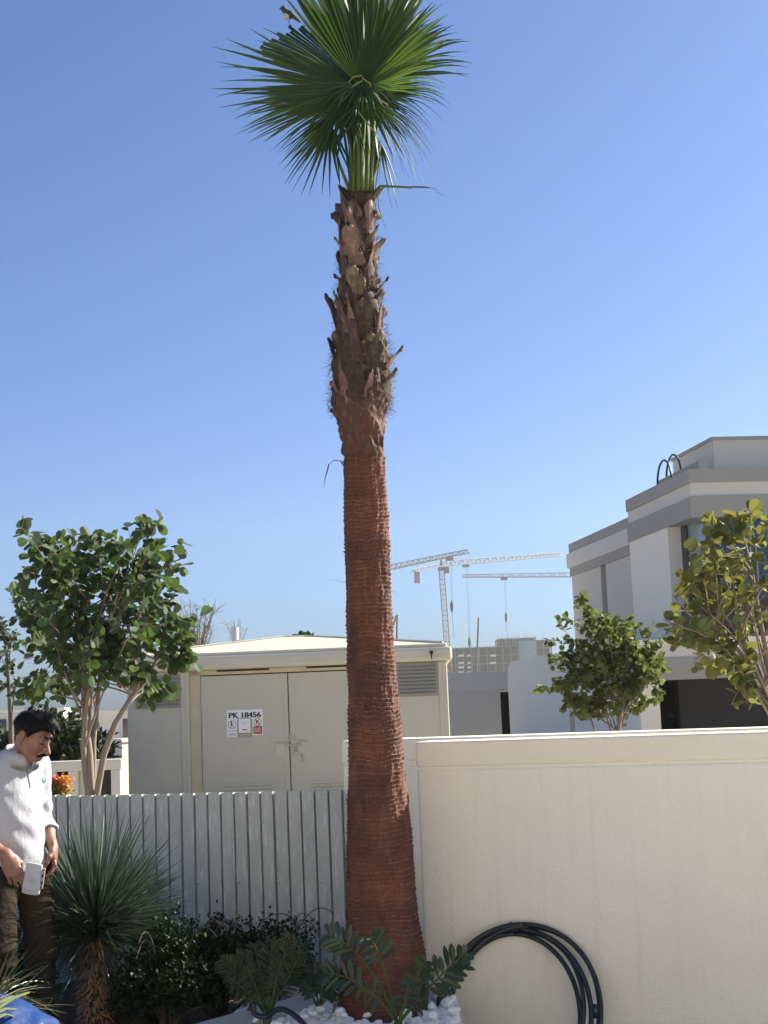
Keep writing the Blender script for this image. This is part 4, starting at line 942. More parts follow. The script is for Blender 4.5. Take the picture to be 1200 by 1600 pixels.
# extra leaf stalks bundled above the trunk
for (x0, x1, y1, d) in [(548, 549, 160, -.05), (553, 556, 140, -.09), (560, 560, 135, -.11), (567, 568, 136, -.11), (573, 577, 150, -.08), (578, 586, 158, -.04), (551, 545, 180, .02), (570, 574, 130, .04), (581, 590, 175, .0)]:
    b = MB(); a_ = P(x0, 298, PY + d * .7); e_ = P(x1, y1, PY + d); b.tube(bez(a_, (a_ + e_) / 2, e_, 6), [.024, .023, .022, .021, .019, .017, .014], 8, flat=.5); part(b, 'petiole', 'petiole', palm, True)
# loose threads and curled tips at the hub
for pts in [[(566, 118), (552, 120), (545, 128), (552, 134), (566, 126)], [(566, 122), (578, 130), (580, 140), (570, 142)], [(560, 128), (548, 138), (536, 150), (530, 162)], [(574, 140), (588, 148), (596, 158), (606, 164)], [(560, 175), (572, 190), (585, 205), (590, 218)]]:
    b = MB(); pp = [P(x, y, PY - .18) for x, y in pts]; b.tube(pp, [.0045] * len(pp), 5); part(b, 'thread', 'straw_g', palm)
# the single horizontal stalk and hanging tips at the trunk head
b = MB(); b.tube([P(584, 304, PY), P(596, 292, PY - .02), P(602, 291, PY - .02), P(645, 293, PY - .04)], [.018, .014, .007, .006], 6); part(b, 'bent_stalk', 'petiole', palm)
b = MB()
for (pts, r) in [([(645, 292), (665, 292.5), (676, 294.5)], .010), ([(676, 294.5), (690, 299)], .003), ([(682, 300), (697, 307)], .004), ([(590, 300), (592, 325), (603, 358)], .008), ([(584, 306), (588, 330), (592, 352)], .006), ([(608, 205), (620, 235), (640, 280)], .005), ([(591, 215), (594, 250), (593, 292)], .009)]:
    pp = [P(x, y, PY - .03) for x, y in pts]; b.tube(pp, [r] * (len(pp) - 1) + [r * .15], 5, flat=.3)
part(b, 'hanging_leaf_tips', 'frond', palm)

# bird on the cut frond
bp = P(452, 23, PY + .05)
bird = empty('bird', bp); tag(bird, 'small dark bird with pale belly perched on the upper left palm frond', 'bird')
def fb(p):
    b_ = sEll(p, (0, 0, .0), (.026, .022, .022)); q1 = sCap(p, (-.012, 0, .008), (-.030, 0, .034), .017, .013); hd = sCap(p, (-.030, 0, .036), (-.034, 0, .037), .0145, .012)
    tl = sCap(p, (.02, 0, -.008), (.055, 0, -.042), .012, .006, (1, 1, 1)); bk = sCap(p, (-.045, 0, .036), (-.058, 0, .033), .004, .001)
    d_ = smin(smin(b_, q1, .012), smin(hd, bk, .004), .008); return smin(d_, tl, .01)
vs, fs = nets(fb, (-.08, -.04, -.07), (.08, .04, .07), .0028); npmesh('body', vs, fs, 'bird_d', bird)
vs, fs = nets(lambda p: sEll(p, (-.012, 0, -.006), (.022, .0205, .020)), (-.05, -.04, -.04), (.04, .04, .04), .003); npmesh('breast', vs, fs, 'bird_l', bird)
for s_ in (-.006, .006):
    b = MB(); b.tube([(0, s_, -.015), (.0, s_, -.034), (-.006, s_, -.05)], .0015, 5); b.build('leg', 'bird_d', bird)
for s_ in (-.0115, .0115):
    b = MB(); b.box((-.038, s_, .040), (.003, .003, .003)); b.build('eye', 'ink', bird)

# ------------------------------------------------------------------ leafy trees
LT_V = [(0, 0, 0), (.33, 0, -.02), (.68, 0, -.02), (.93, 0, 0)]
LEAF_V = [(0, 0, 0), (.06, .20, .05), (.28, .40, .11), (.55, .48, .14), (.80, .42, .11), (.98, .22, .05), (.90, 0, -.02), (.06, -.20, .05), (.28, -.40, .11), (.55, -.48, .14), (.80, -.42, .11), (.98, -.22, .05)]
LEAF_F = [(0, 6, 5, 4, 3, 2, 1), (0, 7, 8, 9, 10, 11, 6)]
LANCE_V = [(0, 0, 0), (.3, .13, .04), (.7, .12, .03), (1, 0, 0), (.3, -.13, .04), (.7, -.12, .03)]
LANCE_F = [(0, 3, 2, 1), (0, 4, 5, 3)]
def leaves(pts, dirs, size, rs, flat=.6, hang=.3, tv=LEAF_V, tf=LEAF_F, vary=.3):
    n = len(pts); pts = np.array(pts); dirs = unit(np.array(dirs))
    X = unit(dirs + rs.randn(n, 3) * flat + np.array([0, 0, -hang])); Zr = unit(np.array([0, 0, 1.0]) + rs.randn(n, 3) * .75)
    Y = unit(np.cross(Zr, X)); Z = np.cross(X, Y)
    return scatter_arrays(tv, tf, pts, X, Y, Z, size * rs.uniform(1 - vary, 1 + vary, n))
def leafy_tree(name, label, cat, origin, stems, tips, depth, jit, leaf, mleaf, seed, per=22, rtip=.004, m='twig', rbase=.03, crown_len=.55, gap=1, flat=.6, group=None, twigs=3, twl=.25, tv=LEAF_V, tf=LEAF_F, hang=.3, y2=None):
    """stems: list of pixel polylines; tips: (px, py, stem index, t) -> limb leaving stem at parameter t"""
    rs = np.random.RandomState(seed); root = empty(name, origin); tag(root, label, cat, group)
    S = []
    for st in stems:
        pp = [P(x, y, depth + dy) for (x, y, dy, r) in st]; rr = [r for (_, _, _, r) in st]
        b = MB(); b.tube(pp, rr, 9); part(b, 'trunk', m, root, True); S.append((pp, rr))
    lp = []; ld = []; bb = MB()
    for (x, y, si, t) in tips:
        pp, rr = S[si]; k = t * (len(pp) - 1); i = min(int(k), len(pp) - 2); f = k - i
        a = pp[i].lerp(pp[i + 1], f); r0 = rr[i] * (1 - f) + rr[i + 1] * f
        e = P(x, y, depth + rs.uniform(-jit, jit)); mid = a.lerp(e, .5) + V(0, 0, (e - a).length * .08) + V(*(rs.randn(3) * .06 * (e - a).length))
        pth = bez(a, mid, e, 10); n_ = len(pth); bb.tube(pth, [min(r0 * .35, .009) * (1 - q / (n_ - 1)) + rtip for q in range(n_)], 6)
        def put(path, cnt, start):
            for q in range(cnt):
                t_ = start + (1 - start) * (q + rs.rand()) / cnt; kk = t_ * (len(path) - 1); ii_ = min(int(kk), len(path) - 2)
                p = path[ii_].lerp(path[ii_ + 1], kk - ii_); d = (path[ii_ + 1] - path[ii_]).normalized(); sd = d.cross(V(*rs.randn(3))).normalized()
                lp.append(p + sd * leaf * .12); ld.append(d * .5 + sd)
        put(pth, per, 1 - crown_len)
        for w_ in range(twigs):
            t_ = rs.uniform(1 - crown_len, .95); kk = t_ * (len(pth) - 1); ii_ = min(int(kk), len(pth) - 2); p = pth[ii_].lerp(pth[ii_ + 1], kk - ii_)
            d = (pth[ii_ + 1] - pth[ii_]).normalized(); dd = (d + V(*rs.randn(3)) * .7).normalized(); e2 = p + dd * twl * rs.uniform(.5, 1.2)
            tp = bez(p, p.lerp(e2, .5) + V(0, 0, .02), e2, 5); bb.tube(tp, [rtip * (1 - .5 * q / 5) for q in range(6)], 5); put(tp, int(per * .45), .15)
    part(bb, 'branches', m, root, True)
    vs, fs = leaves(lp, ld, leaf, rs, flat, hang, tv, tf); o = npmesh('crown', vs, fs, mleaf, None, False); world_to_local(root, o)
    return root
rs = random.Random(5)
D1 = 13.0
def rtips(box, n, si, trange, seed, shape=None):
    r_ = random.Random(seed); out = []
    while len(out) < n:
        x = r_.uniform(box[0], box[2]); y = r_.uniform(box[1], box[3])
        if shape and not shape(x, y): continue
        out.append((x, y, r_.choice(si), r_.uniform(*trange)))
    return out
edge = [(42, 842), (50, 850), (88, 838), (92, 846), (120, 850), (150, 845), (165, 838), (184, 848), (222, 818), (244, 816), (236, 835), (270, 862), (272, 886), (276, 922), (285, 962), (302, 998), (298, 985), (14, 935), (24, 925), (22, 968), (30, 1000), (28, 1060), (50, 1072), (62, 1078), (262, 1094), (250, 1075), (285, 1035), (40, 892), (60, 870), (240, 930), (255, 900), (36, 1032), (205, 850), (75, 880), (110, 865)]
allt = [(x, y, rs.choice([0, 1, 2, 3]), rs.uniform(.55, 1)) for (x, y) in edge]
def sh1(x, y): return ((x - 150) / 125) ** 2 + ((y - 955) / 118) ** 2 < 1
allt += rtips((30, 840, 280, 1090), 17, [0, 1, 2, 3], (.45, 1), 3, sh1)
st1 = [[(146, 1330, 0, .040), (143, 1250, 0, .036), (140, 1180, 0, .031), (132, 1110, .05, .023), (128, 1040, .1, .017), (120, 960, .12, .012)],
       [(143, 1330, .06, .036), (140, 1250, .05, .033), (133, 1200, 0, .029), (130, 1165, -.05, .025), (136, 1100, -.1, .020), (150, 1020, -.15, .014), (176, 960, -.15, .012)],
       [(152, 1330, -.05, .032), (150, 1250, -.03, .03), (162, 1180, -.05, .028), (180, 1130, -.1, .026), (205, 1090, -.1, .022), (232, 1060, -.1, .014), (248, 1020, -.1, .010)],
       [(147, 1330, .1, .032), (146, 1250, .08, .028), (146, 1160, .1, .024), (156, 1060, .2, .018), (160, 960, .2, .016), (182, 890, .2, .010)]]
o1 = P(146, 1330, D1)
leafy_tree('bauhinia_tree', 'multi-stemmed tree with rounded dark green leaves at left, before the kiosk', 'tree', V(o1.x, D1, 0), st1, allt, D1, .75, .096, 'leaf', 11, per=14, rtip=.003, twigs=4, twl=.26, crown_len=.6)
# extend its stems down to the ground behind the fence (hidden)
# small round tree beyond the wall
D2 = 17.5
def sh2(x, y): return ((x - 945) / 92) ** 2 + ((y - 1042) / 84) ** 2 < 1
t2 = [(x, y, rs.choice([0, 1]), rs.uniform(.5, 1)) for (x, y) in [(910, 930), (912, 940), (880, 962), (872, 975), (855, 1000), (848, 1080), (852, 1078), (875, 1110), (1035, 1000), (1036, 1030), (1036, 1090), (1030, 1060), (1000, 975), (985, 965), (960, 962), (940, 965), (1010, 1105), (990, 1100), (905, 1118), (860, 1040), (925, 970)]]
t2 += rtips((850, 950, 1040, 1125), 44, [0, 1], (.3, 1), 8, sh2)
o2 = P(962, 1250, D2)
st2 = [[(955, 1330, 0, .035), (962, 1250, 0, .033), (966, 1140, 0, .028), (974, 1090, 0, .022), (960, 1050, .05, .016), (950, 1010, .05, .010)], [(957, 1330, 0, .02), (960, 1250, 0, .02), (968, 1120, .03, .018), (982, 1075, .05, .014), (1000, 1040, .1, .010)], [(918, 1330, .05, .014), (924, 1250, .05, .013), (928, 1138, .05, .012), (922, 1120, .05, .010)]]
leafy_tree('street_tree', 'small round-crowned tree with yellowing leaves beyond the right wall', 'tree', V(o2.x, D2, 0), st2, t2, D2, .55, .070, 'leaf_small', 12, per=20, rtip=.003, twigs=3, twl=.2, crown_len=.65)
# larger loose tree at the right edge
D3 = 11.0
t3 = [(x, y, rs.choice([0, 1]), rs.uniform(.3, 1)) for (x, y) in [(1092, 806), (1100, 812), (1112, 818), (1150, 805), (1172, 812), (1195, 800), (1075, 890), (1060, 905), (1052, 930), (1068, 932), (1090, 860), (1036, 968), (1046, 975), (1085, 1022), (1095, 1020), (1125, 1030), (1120, 870), (1135, 845), (1110, 960), (1085, 935), (1165, 1075), (1175, 1085), (1165, 1070), (1105, 900), (1220, 800), (1250, 830), (1280, 870), (1290, 920), (1260, 960), (1300, 980), (1230, 880), (1240, 1000)]]
t3 += rtips((1095, 850, 1260, 1010), 7, [0, 1], (.2, 1), 9)
o3 = P(1222, 1300, D3)
st3 = [[(1236, 1340, 0, .04), (1232, 1250, 0, .038), (1225, 1150, 0, .032), (1205, 1060, 0, .024), (1190, 980, 0, .017), (1175, 900, 0, .016), (1165, 850, 0, .008)], [(1240, 1340, 0, .04), (1236, 1250, 0, .038), (1224, 1120, -.05, .028), (1180, 1048, -.1, .018), (1140, 1000, -.1, .013), (1105, 970, -.1, .008)], ]
leafy_tree('bauhinia_tree', 'loose tree with large round yellow-green leaves at the right edge', 'tree', V(o3.x, D3, 0), st3, t3, D3, .55, 0.085, 'leaf_y', 13, per=10, rtip=.0035, twigs=2, twl=.22, crown_len=.55)
# sapling at far left
D4 = 15
o4 = P(16, 1300, D4)
t4 = [(x, y, 0, rs.uniform(.3, 1)) for (x, y) in [(2, 965), (-10, 990), (20, 985), (30, 1010), (-15, 1020), (8, 1040), (-5, 1075), (28, 1060), (5, 995), (-25, 1060), (15, 1020)]]
leafy_tree('sapling', 'thin dark-stemmed sapling with sparse leaves at the far left edge', 'tree', V(o4.x, D4, 0), [[(18, 1330, 0, .035), (20, 1250, 0, .032), (17, 1120, 0, .026), (12, 1040, 0, .018), (6, 975, 0, .008)]], t4, D4, .4, .055, 'leaf_bg', 14, per=9, m='twig_dark', twigs=2, twl=.18)
# bare winter tree behind the kiosk
D5 = 42
def bare(label, px, top, D, n, spread, seed, hgt):
    rs_ = random.Random(seed); o_ = P(px, 1130, D); root = empty('bare_tree', V(o_.x, D, -.7)); tag(root, label, 'tree')
    base_ = V(o_.x, D, -.7); fork = P(px, 1030, D); b = MB(); b.tube([base_, fork], [.07, .05], 7); part(b, 'trunk', 'twig', root, True); b = MB()
    for i in range(n):
        e = P(px + rs_.uniform(-spread, spread), rs_.uniform(*top), D + rs_.uniform(-1, 1)); mid = fork.lerp(e, .5) + V(rs_.uniform(-.12, .12), 0, .1); pp = bez(fork + V(0, 0, rs_.uniform(-.5, .1)), mid, e, 7)
        b.tube(pp, [.022 * (1 - q / 8) + .004 for q in range(8)], 5)
        for w_ in range(7):
            q = rs_.randint(2, 6); p = pp[q]; e2 = p + V(rs_.uniform(-.4, .4), rs_.uniform(-.3, .3), rs_.uniform(.05, .45)); b.tube([p, p.lerp(e2, .5) + V(.02, 0, .04), e2], [.008, .006, .003], 4)
    part(b, 'branches', 'twig', root); return root
bare('leafless grey tree whose twigs show over the left of the kiosk roof', 312, (932, 985), D5, 22, 44, 31, 3)
bare('faint leafless tree partly hidden by the kiosk roof below the antenna', 372, (962, 992), 66, 9, 26, 32, 3)
D6 = 26; o6 = P(478, 1100, D6)
leafy_tree('distant_tree', 'tree top with a few dark leaves just showing over the kiosk ridge', 'tree', V(o6.x, D6, -.2), [[(478, 1200, 0, .05), (478, 1060, 0, .04), (476, 1020, 0, .03), (476, 1000, 0, .015)]], [(466, 993, 0, 1), (474, 988, 0, 1), (483, 990, 0, 1), (489, 994, 0, 1), (478, 996, 0, .9)], D6, .3, .10, 'leaf_bg', 15, per=5, twigs=0, crown_len=.3)

# shrubs: leaves scattered through an uneven crown on real stems
def shrub(name, label, cat, c, rx, ry, rz, n, leaf, m, seed, stems=14, tv=LEAF_V, tf=LEAF_F, arcs=0, hang=.1, lump=.35, mt='twig_dark', shell=.45):
    rs_ = np.random.RandomState(seed); c = Vector(c); root = empty(name, V(c.x, c.y, 0)); tag(root, label, cat)
    d = unit(rs_.randn(n, 3)); d[:, 2] = np.abs(d[:, 2]) * 1.0 - .25 * rs_.rand(n); d = unit(d)
    r = (rs_.rand(n) ** shell); r *= 1 + lump * vnoise(d * 2.7 + seed * 3.1) * 2 + .25 * vnoise(d * 7 + seed) * 2
    p = np.array(c)[None] + d * r[:, None] * np.array([rx, ry, rz]); p[:, 2] = np.maximum(p[:, 2], .03)
    keep = vnoise(p * (6 / max(rx, .3)) + seed) > -.22; p = p[keep]; d = d[keep]
    vs, fs = leaves(p, d, leaf, rs_, .9, hang, tv, tf, .35); o = npmesh('foliage', vs, fs, m, None, False); world_to_local(root, o)
    b = MB()
    for i in range(stems):
        k = rs_.randint(len(p)); e = Vector(p[k]); a = V(c.x + rs_.uniform(-.06, .06), c.y + rs_.uniform(-.06, .06), 0); b.tube(bez(a, a.lerp(e, .5) + V(0, 0, .08), e, 6), [.010 * (1 - q / 8) for q in range(7)], 5)
    for i in range(arcs):
        a_ = rs_.uniform(0, 2 * math.pi); a = c + V(math.cos(a_) * rx * .5, math.sin(a_) * ry * .5, rz * .6); e = a + V(math.cos(a_) * rx * .8, -abs(math.sin(a_)) * .1, rs_.uniform(.0, .12)); mid = a.lerp(e, .5) + V(0, 0, .16)
        pp = bez(a, mid, e, 9); b.tube(pp, [.003] * 10, 4)
        q_ = [pp[j].lerp(pp[j + 1], rs_.rand()) for j in range(9) for _ in range(2)]
    part(b, 'stems', mt, root); return root
def at(px, py, Y): return P(px, py, Y)
c = at(262, 1540, 7.55); shrub('fine_leaved_shrub', 'dense dark small-leaved shrub between the yucca trunk and the centre shrub', 'shrub', (c.x, 7.62, .18), .29, .28, .37, 12000, .017, 'leaf_dark', 41, arcs=5, shell=.6)
c = at(340, 1540, 7.8); shrub('fine_leaved_shrub', 'dark small-leaved shrub behind the kerb, right of the first shrub', 'shrub', (c.x, 7.82, .17), .36, .22, .37, 11000, .017, 'leaf_dark', 42, arcs=5, shell=.6)
c = at(420, 1500, 7.8); shrub('fine_leaved_shrub', 'arching small-leaved shrub against the metal fence beside the cycad', 'shrub', (c.x, 7.88, .20), .27, .16, .33, 5000, .016, 'leaf_dark', 43, arcs=9, shell=.6)
c = at(60, 1560, 8.1); shrub('fine_leaved_shrub', 'low dark shrub in the shade behind the standing man', 'shrub', (c.x - .25, 8.15, .15), .30, .2, .42, 4000, .022, 'leaf_dark', 44)
# shrubs behind the fence around the multi-stemmed tree
c = at(70, 1130, 18.6); shrub('garden_shrub', 'mid-green shrub filling the gap behind the man and tree stems', 'shrub', (c.x, 18.6, .9), .56, .5, .75, 4200, .075, 'leaf_bg', 45)
c = at(110, 1170, 18.8); shrub('garden_shrub', 'dark leafy shrub over the white panelled fence', 'shrub', (c.x - .1, 18.9, .85), .50, .45, .50, 2400, .09, 'leaf', 46)
c = at(160, 1150, 19); shrub('frangipani_shrub', 'dark big-leaved shrub at the kiosk corner above the cream pier', 'shrub', (c.x + .10, 18.2, 1.05), .17, .2, .30, 150, .17, 'leaf_dark', 47, tv=LANCE_V, tf=LANCE_F)
# bougainvillea flowers
c = at(93, 1232, 10.2); root = empty('bougainvillea', V(c.x, c.y, 0)); tag(root, 'red and orange flowering bush peeping over the fence beside the man', 'flowers')
for (pts_, m_, sd) in (([(80, 1219), (78, 1228), (82, 1230), (86, 1224), (79, 1234), (6, 1208), (8, 1206)], 'fl_red', 1), ([(88, 1228), (93, 1222), (100, 1220), (106, 1218), (96, 1230), (101, 1234), (92, 1232), (98, 1226)], 'fl_or', 2), ([(82, 1238), (88, 1240), (94, 1240), (78, 1240), (86, 1236), (84, 1243), (98, 1242), (60, 1240), (70, 1242)], 'leaf_y', 3)):
    rs_ = np.random.RandomState(sd); p = []
    for (x, y) in pts_:
        q = at(x, y, 10.2)
        for k in range(26 if m_ != 'leaf_y' else 34): p.append(np.array(q) + rs_.randn(3) * (.017 if m_ != 'leaf_y' else .03))
    vs, fs = leaves(p, rs_.randn(len(p), 3), .026, rs_, .9, 0); o = npmesh('flowers' if m_ != 'leaf_y' else 'foliage', vs, fs, m_, None, False); world_to_local(root, o)
b = MB()
for x in (60, 72, 84, 92, 100):
    e = at(x, 1236, 10.2); b.tube([V(c.x, 10.2, 0), V(c.x, 10.2, .4).lerp(e, .5), e], [.012, .009, .005], 5)
part(b, 'stems', 'twig', root)

# ------------------------------------------------------------------ yucca
yb = P(151, 1592, 7.72); yx, yy_ = yb.x, 7.72
yuc = empty('yucca', V(yx, yy_, 0)); tag(yuc, 'blue-green spiky yucca ball on a short shaggy trunk by the metal fence', 'yucca')
yh = P(149, 1452, 7.72).z; b = MB(); b.tube([V(yx, yy_, -.02), V(yx, yy_, .15), V(yx - .005, yy_, yh)], [.085, .08, .06], 16); part(b, 'trunk', 'yucca_core', yuc, True)
rs_ = np.random.RandomState(51)
n = 1300; zz_ = rs_.uniform(.0, yh - .04, n); aa = rs_.uniform(0, 2 * np.pi, n); rr = .078 + .0 * zz_
p = np.stack([yx + rr * np.cos(aa), yy_ + rr * np.sin(aa), zz_], -1); out_ = np.stack([np.cos(aa), np.sin(aa), 0 * aa], -1)
X = unit(out_ * .75 + np.array([0, 0, -.6]) + rs_.randn(n, 3) * .25); Y = unit(np.cross(X, out_)); Z = np.cross(X, Y)
vs, fs = scatter_arrays([(0, -.5, 0), (0, .5, 0), (.6, -.35, .1), (.6, .35, .1), (1, 0, .1)], [(0, 1, 3, 2), (2, 3, 4)], p, X, Y, Z, np.stack([rs_.uniform(.025, .055, n), rs_.uniform(.007, .014, n), np.full(n, .05)], -1))
world_to_local(yuc, npmesh('leaf_stubs', vs, fs, 'yucca_trunk', None, False))
def blades(n, L, w_, el0, el1, seed, m, name, hub, droop=.1, az=None, segs=5, comp=1.0):
    rs_ = np.random.RandomState(seed); vs = []; fs = []
    for i in range(n):
        u_ = rs_.rand(); el = math.asin(math.sin(math.radians(el0)) + (math.sin(math.radians(el1)) - math.sin(math.radians(el0))) * u_); a = rs_.uniform(0, 2 * math.pi) if az is None else rs_.uniform(*az)
        d = np.array([math.cos(a) * math.cos(el), math.sin(a) * math.cos(el), math.sin(el)]); l = L * rs_.uniform(.72, 1.08) * (comp + (1 - comp) * max(0, math.sin(el))); s = unit(np.cross(d, rs_.randn(3))); n0 = len(vs)
        h0 = np.array(hub) + np.array([0, 0, rs_.uniform(-.07, .05)]) + d * .02; dr = droop * rs_.uniform(.3, 1.6)
        for k in range(segs):
            t = k / (segs - 1); c = h0 + d * l * t + np.array([0, 0, -1]) * dr * l * t * t * math.cos(el); ww = w_ * (1 - t) ** .6 * (.75 + .5 * t) + .0004
            vs += [c - s * ww, c + s * ww]
        for k in range(segs - 1): a0 = n0 + 2 * k; fs.append((a0, a0 + 1, a0 + 3, a0 + 2))
    o = npmesh(name, np.array(vs), fs, m, None, False); return o
hub = (yx, yy_, yh)
world_to_local(yuc, blades(1600, .63, .0052, -2, 90, 52, 'yucca', 'crown', hub, .10, comp=.66))
world_to_local(yuc, blades(300, .30, .0036, -62, -2, 53, 'yucca', 'drooping_leaves', (yx, yy_, yh - .02), .25))
world_to_local(yuc, blades(60, .22, .0042, -80, -35, 54, 'yucca_old', 'dry_leaves', (yx, yy_, yh - .03), .2))
# clump of grassy leaves at the left edge
gx0 = P(-14, 1575, 6.9); gr = empty('grassy_clump', V(gx0.x, 6.9, 0)); tag(gr, 'dry yellow-green grassy leaves arching in at the bottom left edge', 'plant')
world_to_local(gr, blades(60, .34, .003, 5, 75, 55, 'straw', 'leaves', (gx0.x, 6.9, gx0.z), .5)); world_to_local(gr, blades(130, .36, .003, 0, 70, 56, 'yucca', 'green_leaves', (gx0.x, 7.0, gx0.z), .35))
b = MB(); b.tube([V(gx0.x, 6.9, 0), V(gx0.x, 6.9, gx0.z)], [.05, .03], 8); part(b, 'stem', 'yucca_trunk', gr)

# ------------------------------------------------------------------ cycads in front of the palm
def pinnate(root, base_, ctrl, tip, npair, ll, lw, seed, m, nrm=V(0, -1, .3), vee=.5, stemm='petiole', start=.3, flat=False, name='leaf'):
    rs_ = random.Random(seed); pts = bez(base_, ctrl, tip, 14); b = MB(); b.tube(pts, [.006 * (1 - .6 * q / 14) for q in range(15)], 6); st = b.build('leaf_stalk', stemm, None, True); world_to_local(root, st)
    lv = MB()
    for i in range(npair):
        t = start + (1 - start) * (i + .5) / npair; kk = t * 14; j = min(int(kk), 13); p = pts[j].lerp(pts[j + 1], kk - j); T = (pts[j + 1] - pts[j]).normalized(); Nn = (nrm - T * nrm.dot(T)).normalized(); S = T.cross(Nn)
        for sg in (-1, 1):
            L = ll * math.sin(math.pi * (.22 + .70 * (i + .5) / npair)) ** .6 * rs_.uniform(.85, 1.12)
            d = (S * sg * rs_.uniform(.75, .95) + T * (.45 + .5 * (i / npair)) + Nn * vee * rs_.uniform(-.2, 1.1)).normalized(); sd = (T * 1.0 + Nn * rs_.uniform(-.5, .5)); sd = (sd - d * sd.dot(d)).normalized(); up_ = d.cross(sd); w_ = lw * rs_.uniform(.85, 1.15)
            vs = [p, p + d * L * .28 + sd * w_ * .8 + up_ * .003, p + d * L * .65 + sd * w_ + up_ * .002 - V(0, 0, .004), p + d * L * .9 + sd * w_ * .55 - V(0, 0, .008), p + d * L - V(0, 0, .01), p + d * L * .28 - sd * w_ * .8 + up_ * .003, p + d * L * .65 - sd * w_ + up_ * .002 - V(0, 0, .004), p + d * L * .9 - sd * w_ * .55 - V(0, 0, .008)]
            lv.add(vs, [(0, 4, 3, 2, 1), (0, 5, 6, 7, 4)])
    o = lv.build(name, m, None); world_to_local(root, o); st.parent = o; return o
cb = P(405, 1598, 7.0); cy = empty('cycad', V(cb.x, cb.y, .03)); tag(cy, 'stiff olive-green cycad with upright feathery leaves above the kerb', 'cycad')
bz = P(418, 1590, 7.05); k = 0
for (tx, ty, dy, cx_, cy_) in [(345, 1500, -.05, 385, 1530), (368, 1492, .05, 395, 1520), (398, 1475, .15, 405, 1520), (425, 1468, .1, 420, 1520), (452, 1462, .05, 440, 1520), (470, 1488, -.05, 450, 1530), (355, 1525, -.2, 385, 1545), (440, 1500, -.25, 430, 1535), (385, 1508, -.25, 400, 1540), (470, 1475, .15, 445, 1530)]:
    k += 1; pinnate(cy, bz, P(cx_, cy_, 7.05 + dy * .4), P(tx, ty, 7.05 + dy), 15, .085, .0055, 60 + k, 'cycad', V(0, -1, .5), .5)
b = MB(); b.tube([V(cb.x + .03, 7.05, .02), Vector(bz)], [.03, .02], 8); part(b, 'stem', 'twig_dark', cy)
zb_ = P(503, 1572, 7.25); zm = empty('round_leaf_cycad', V(zb_.x, zb_.y, .05)); tag(zm, 'small cycad with rounded dark leaflets between the olive cycad and palm', 'cycad'); k = 0
for (tx, ty, dy, cx_, cy_) in [(520, 1512, 0, 512, 1540), (488, 1506, .05, 495, 1535), (472, 1530, -.1, 485, 1545), (530, 1530, -.1, 520, 1545), (505, 1520, -.15, 505, 1540)]:
    k += 1; pinnate(zm, P(497, 1578, 7.2), P(cx_, cy_, 7.2 + dy * .5), P(tx, ty, 7.2 + dy), 9, .06, .012, 80 + k, 'zamia', V(0, -1, .5), .4)
zb_ = P(622, 1608, 6.72); zm = empty('glossy_cycad', V(zb_.x, zb_.y, .05)); tag(zm, 'glossy broad-leafleted cycad growing in pebbles right at the palm foot', 'cycad'); k = 0
zo = P(622, 1602, 6.72)
for (tx, ty, dy, cx_, cy_, st_, npr, ll, lw) in [(512, 1458, .1, 580, 1490, .62, 7, .10, .0125), (578, 1462, -.18, 600, 1500, .60, 7, .095, .0135), (728, 1488, -.1, 668, 1540, .45, 8, .105, .0165), (508, 1520, -.05, 575, 1525, .55, 6, .10, .0125), (665, 1500, -.1, 640, 1545, .45, 5, .09, .014), (560, 1545, -.25, 590, 1550, .4, 4, .09, .012), (668, 1560, -.25, 645, 1560, .4, 4, .085, .013), (640, 1530, -.3, 632, 1565, .35, 4, .08, .014)]:
    k += 1; pinnate(zm, zo, P(cx_, cy_, 6.72 + dy * .5), P(tx, ty, 6.72 + dy), npr, ll, lw, 90 + k, 'zamia', V(.1, -1, .45), .35, start=st_)
b = MB(); b.tube([V(zb_.x, zb_.y, .0), V(zo.x, zo.y, zo.z + .01)], [.03, .02], 8); part(b, 'stem', 'twig_dark', zm)

# ------------------------------------------------------------------ kerb, pebbles, pipes
kz = .145
ka = PZ(308, 1598, kz); kb = PZ(425, 1566, kz); kd_ = flat(kb - ka).normalized(); kn = V(kd_.y, -kd_.x, 0)
kl = 1.75; kw_ = .24
kerb = empty('bed_kerb', V(ka.x, ka.y, 0), math.atan2(kd_.y, kd_.x)); tag(kerb, 'pale concrete kerb slab edging the white pebble bed', 'kerb')
b = MB(); b.box((kl / 2 - .6, -kw_ / 2, kz / 2 - .03), (kl, kw_, kz + .06), bev=.008); b.build('kerb_slab', 'kerb', kerb)
b = MB(); b.box((-.5 + 1.55, -.17, kz / 2), (.004, .30, .05)); 
# pebble meshes
pm = []
for s_ in range(7):
    bm = bmesh.new(); bmesh.ops.create_icosphere(bm, subdivisions=3, radius=1); rr = random.Random(s_)
    ax_ = (rr.uniform(.8, 1.1), rr.uniform(.65, .95), rr.uniform(.5, .72))
    for v in bm.verts:
        nn = float(vnoise(np.array([v.co.x * 1.3 + s_ * 5 + 9, v.co.y * 1.3 + 9, v.co.z * 1.3 + 9]))); v.co = Vector((v.co.x * ax_[0], v.co.y * ax_[1], v.co.z * ax_[2])) * (1 + .45 * nn)
    me = bpy.data.meshes.new('white_pebble'); bm.to_mesh(me); bm.free(); me.materials.append(M['pebble']); me.polygons.foreach_set('use_smooth', [True] * len(me.polygons)); pm.append(me)
rr = random.Random(77); placed = []; cnt = 0; tries = 0
kedge = lambda x, y: (V(x, y, 0) - V(ka.x, ka.y, 0)).dot(kn)
pq = PZ(515, 1552, .12)
pile = lambda x, y: .13 * math.exp(-((x - pq.x) ** 2 + (y - 7.62) ** 2) / .035)
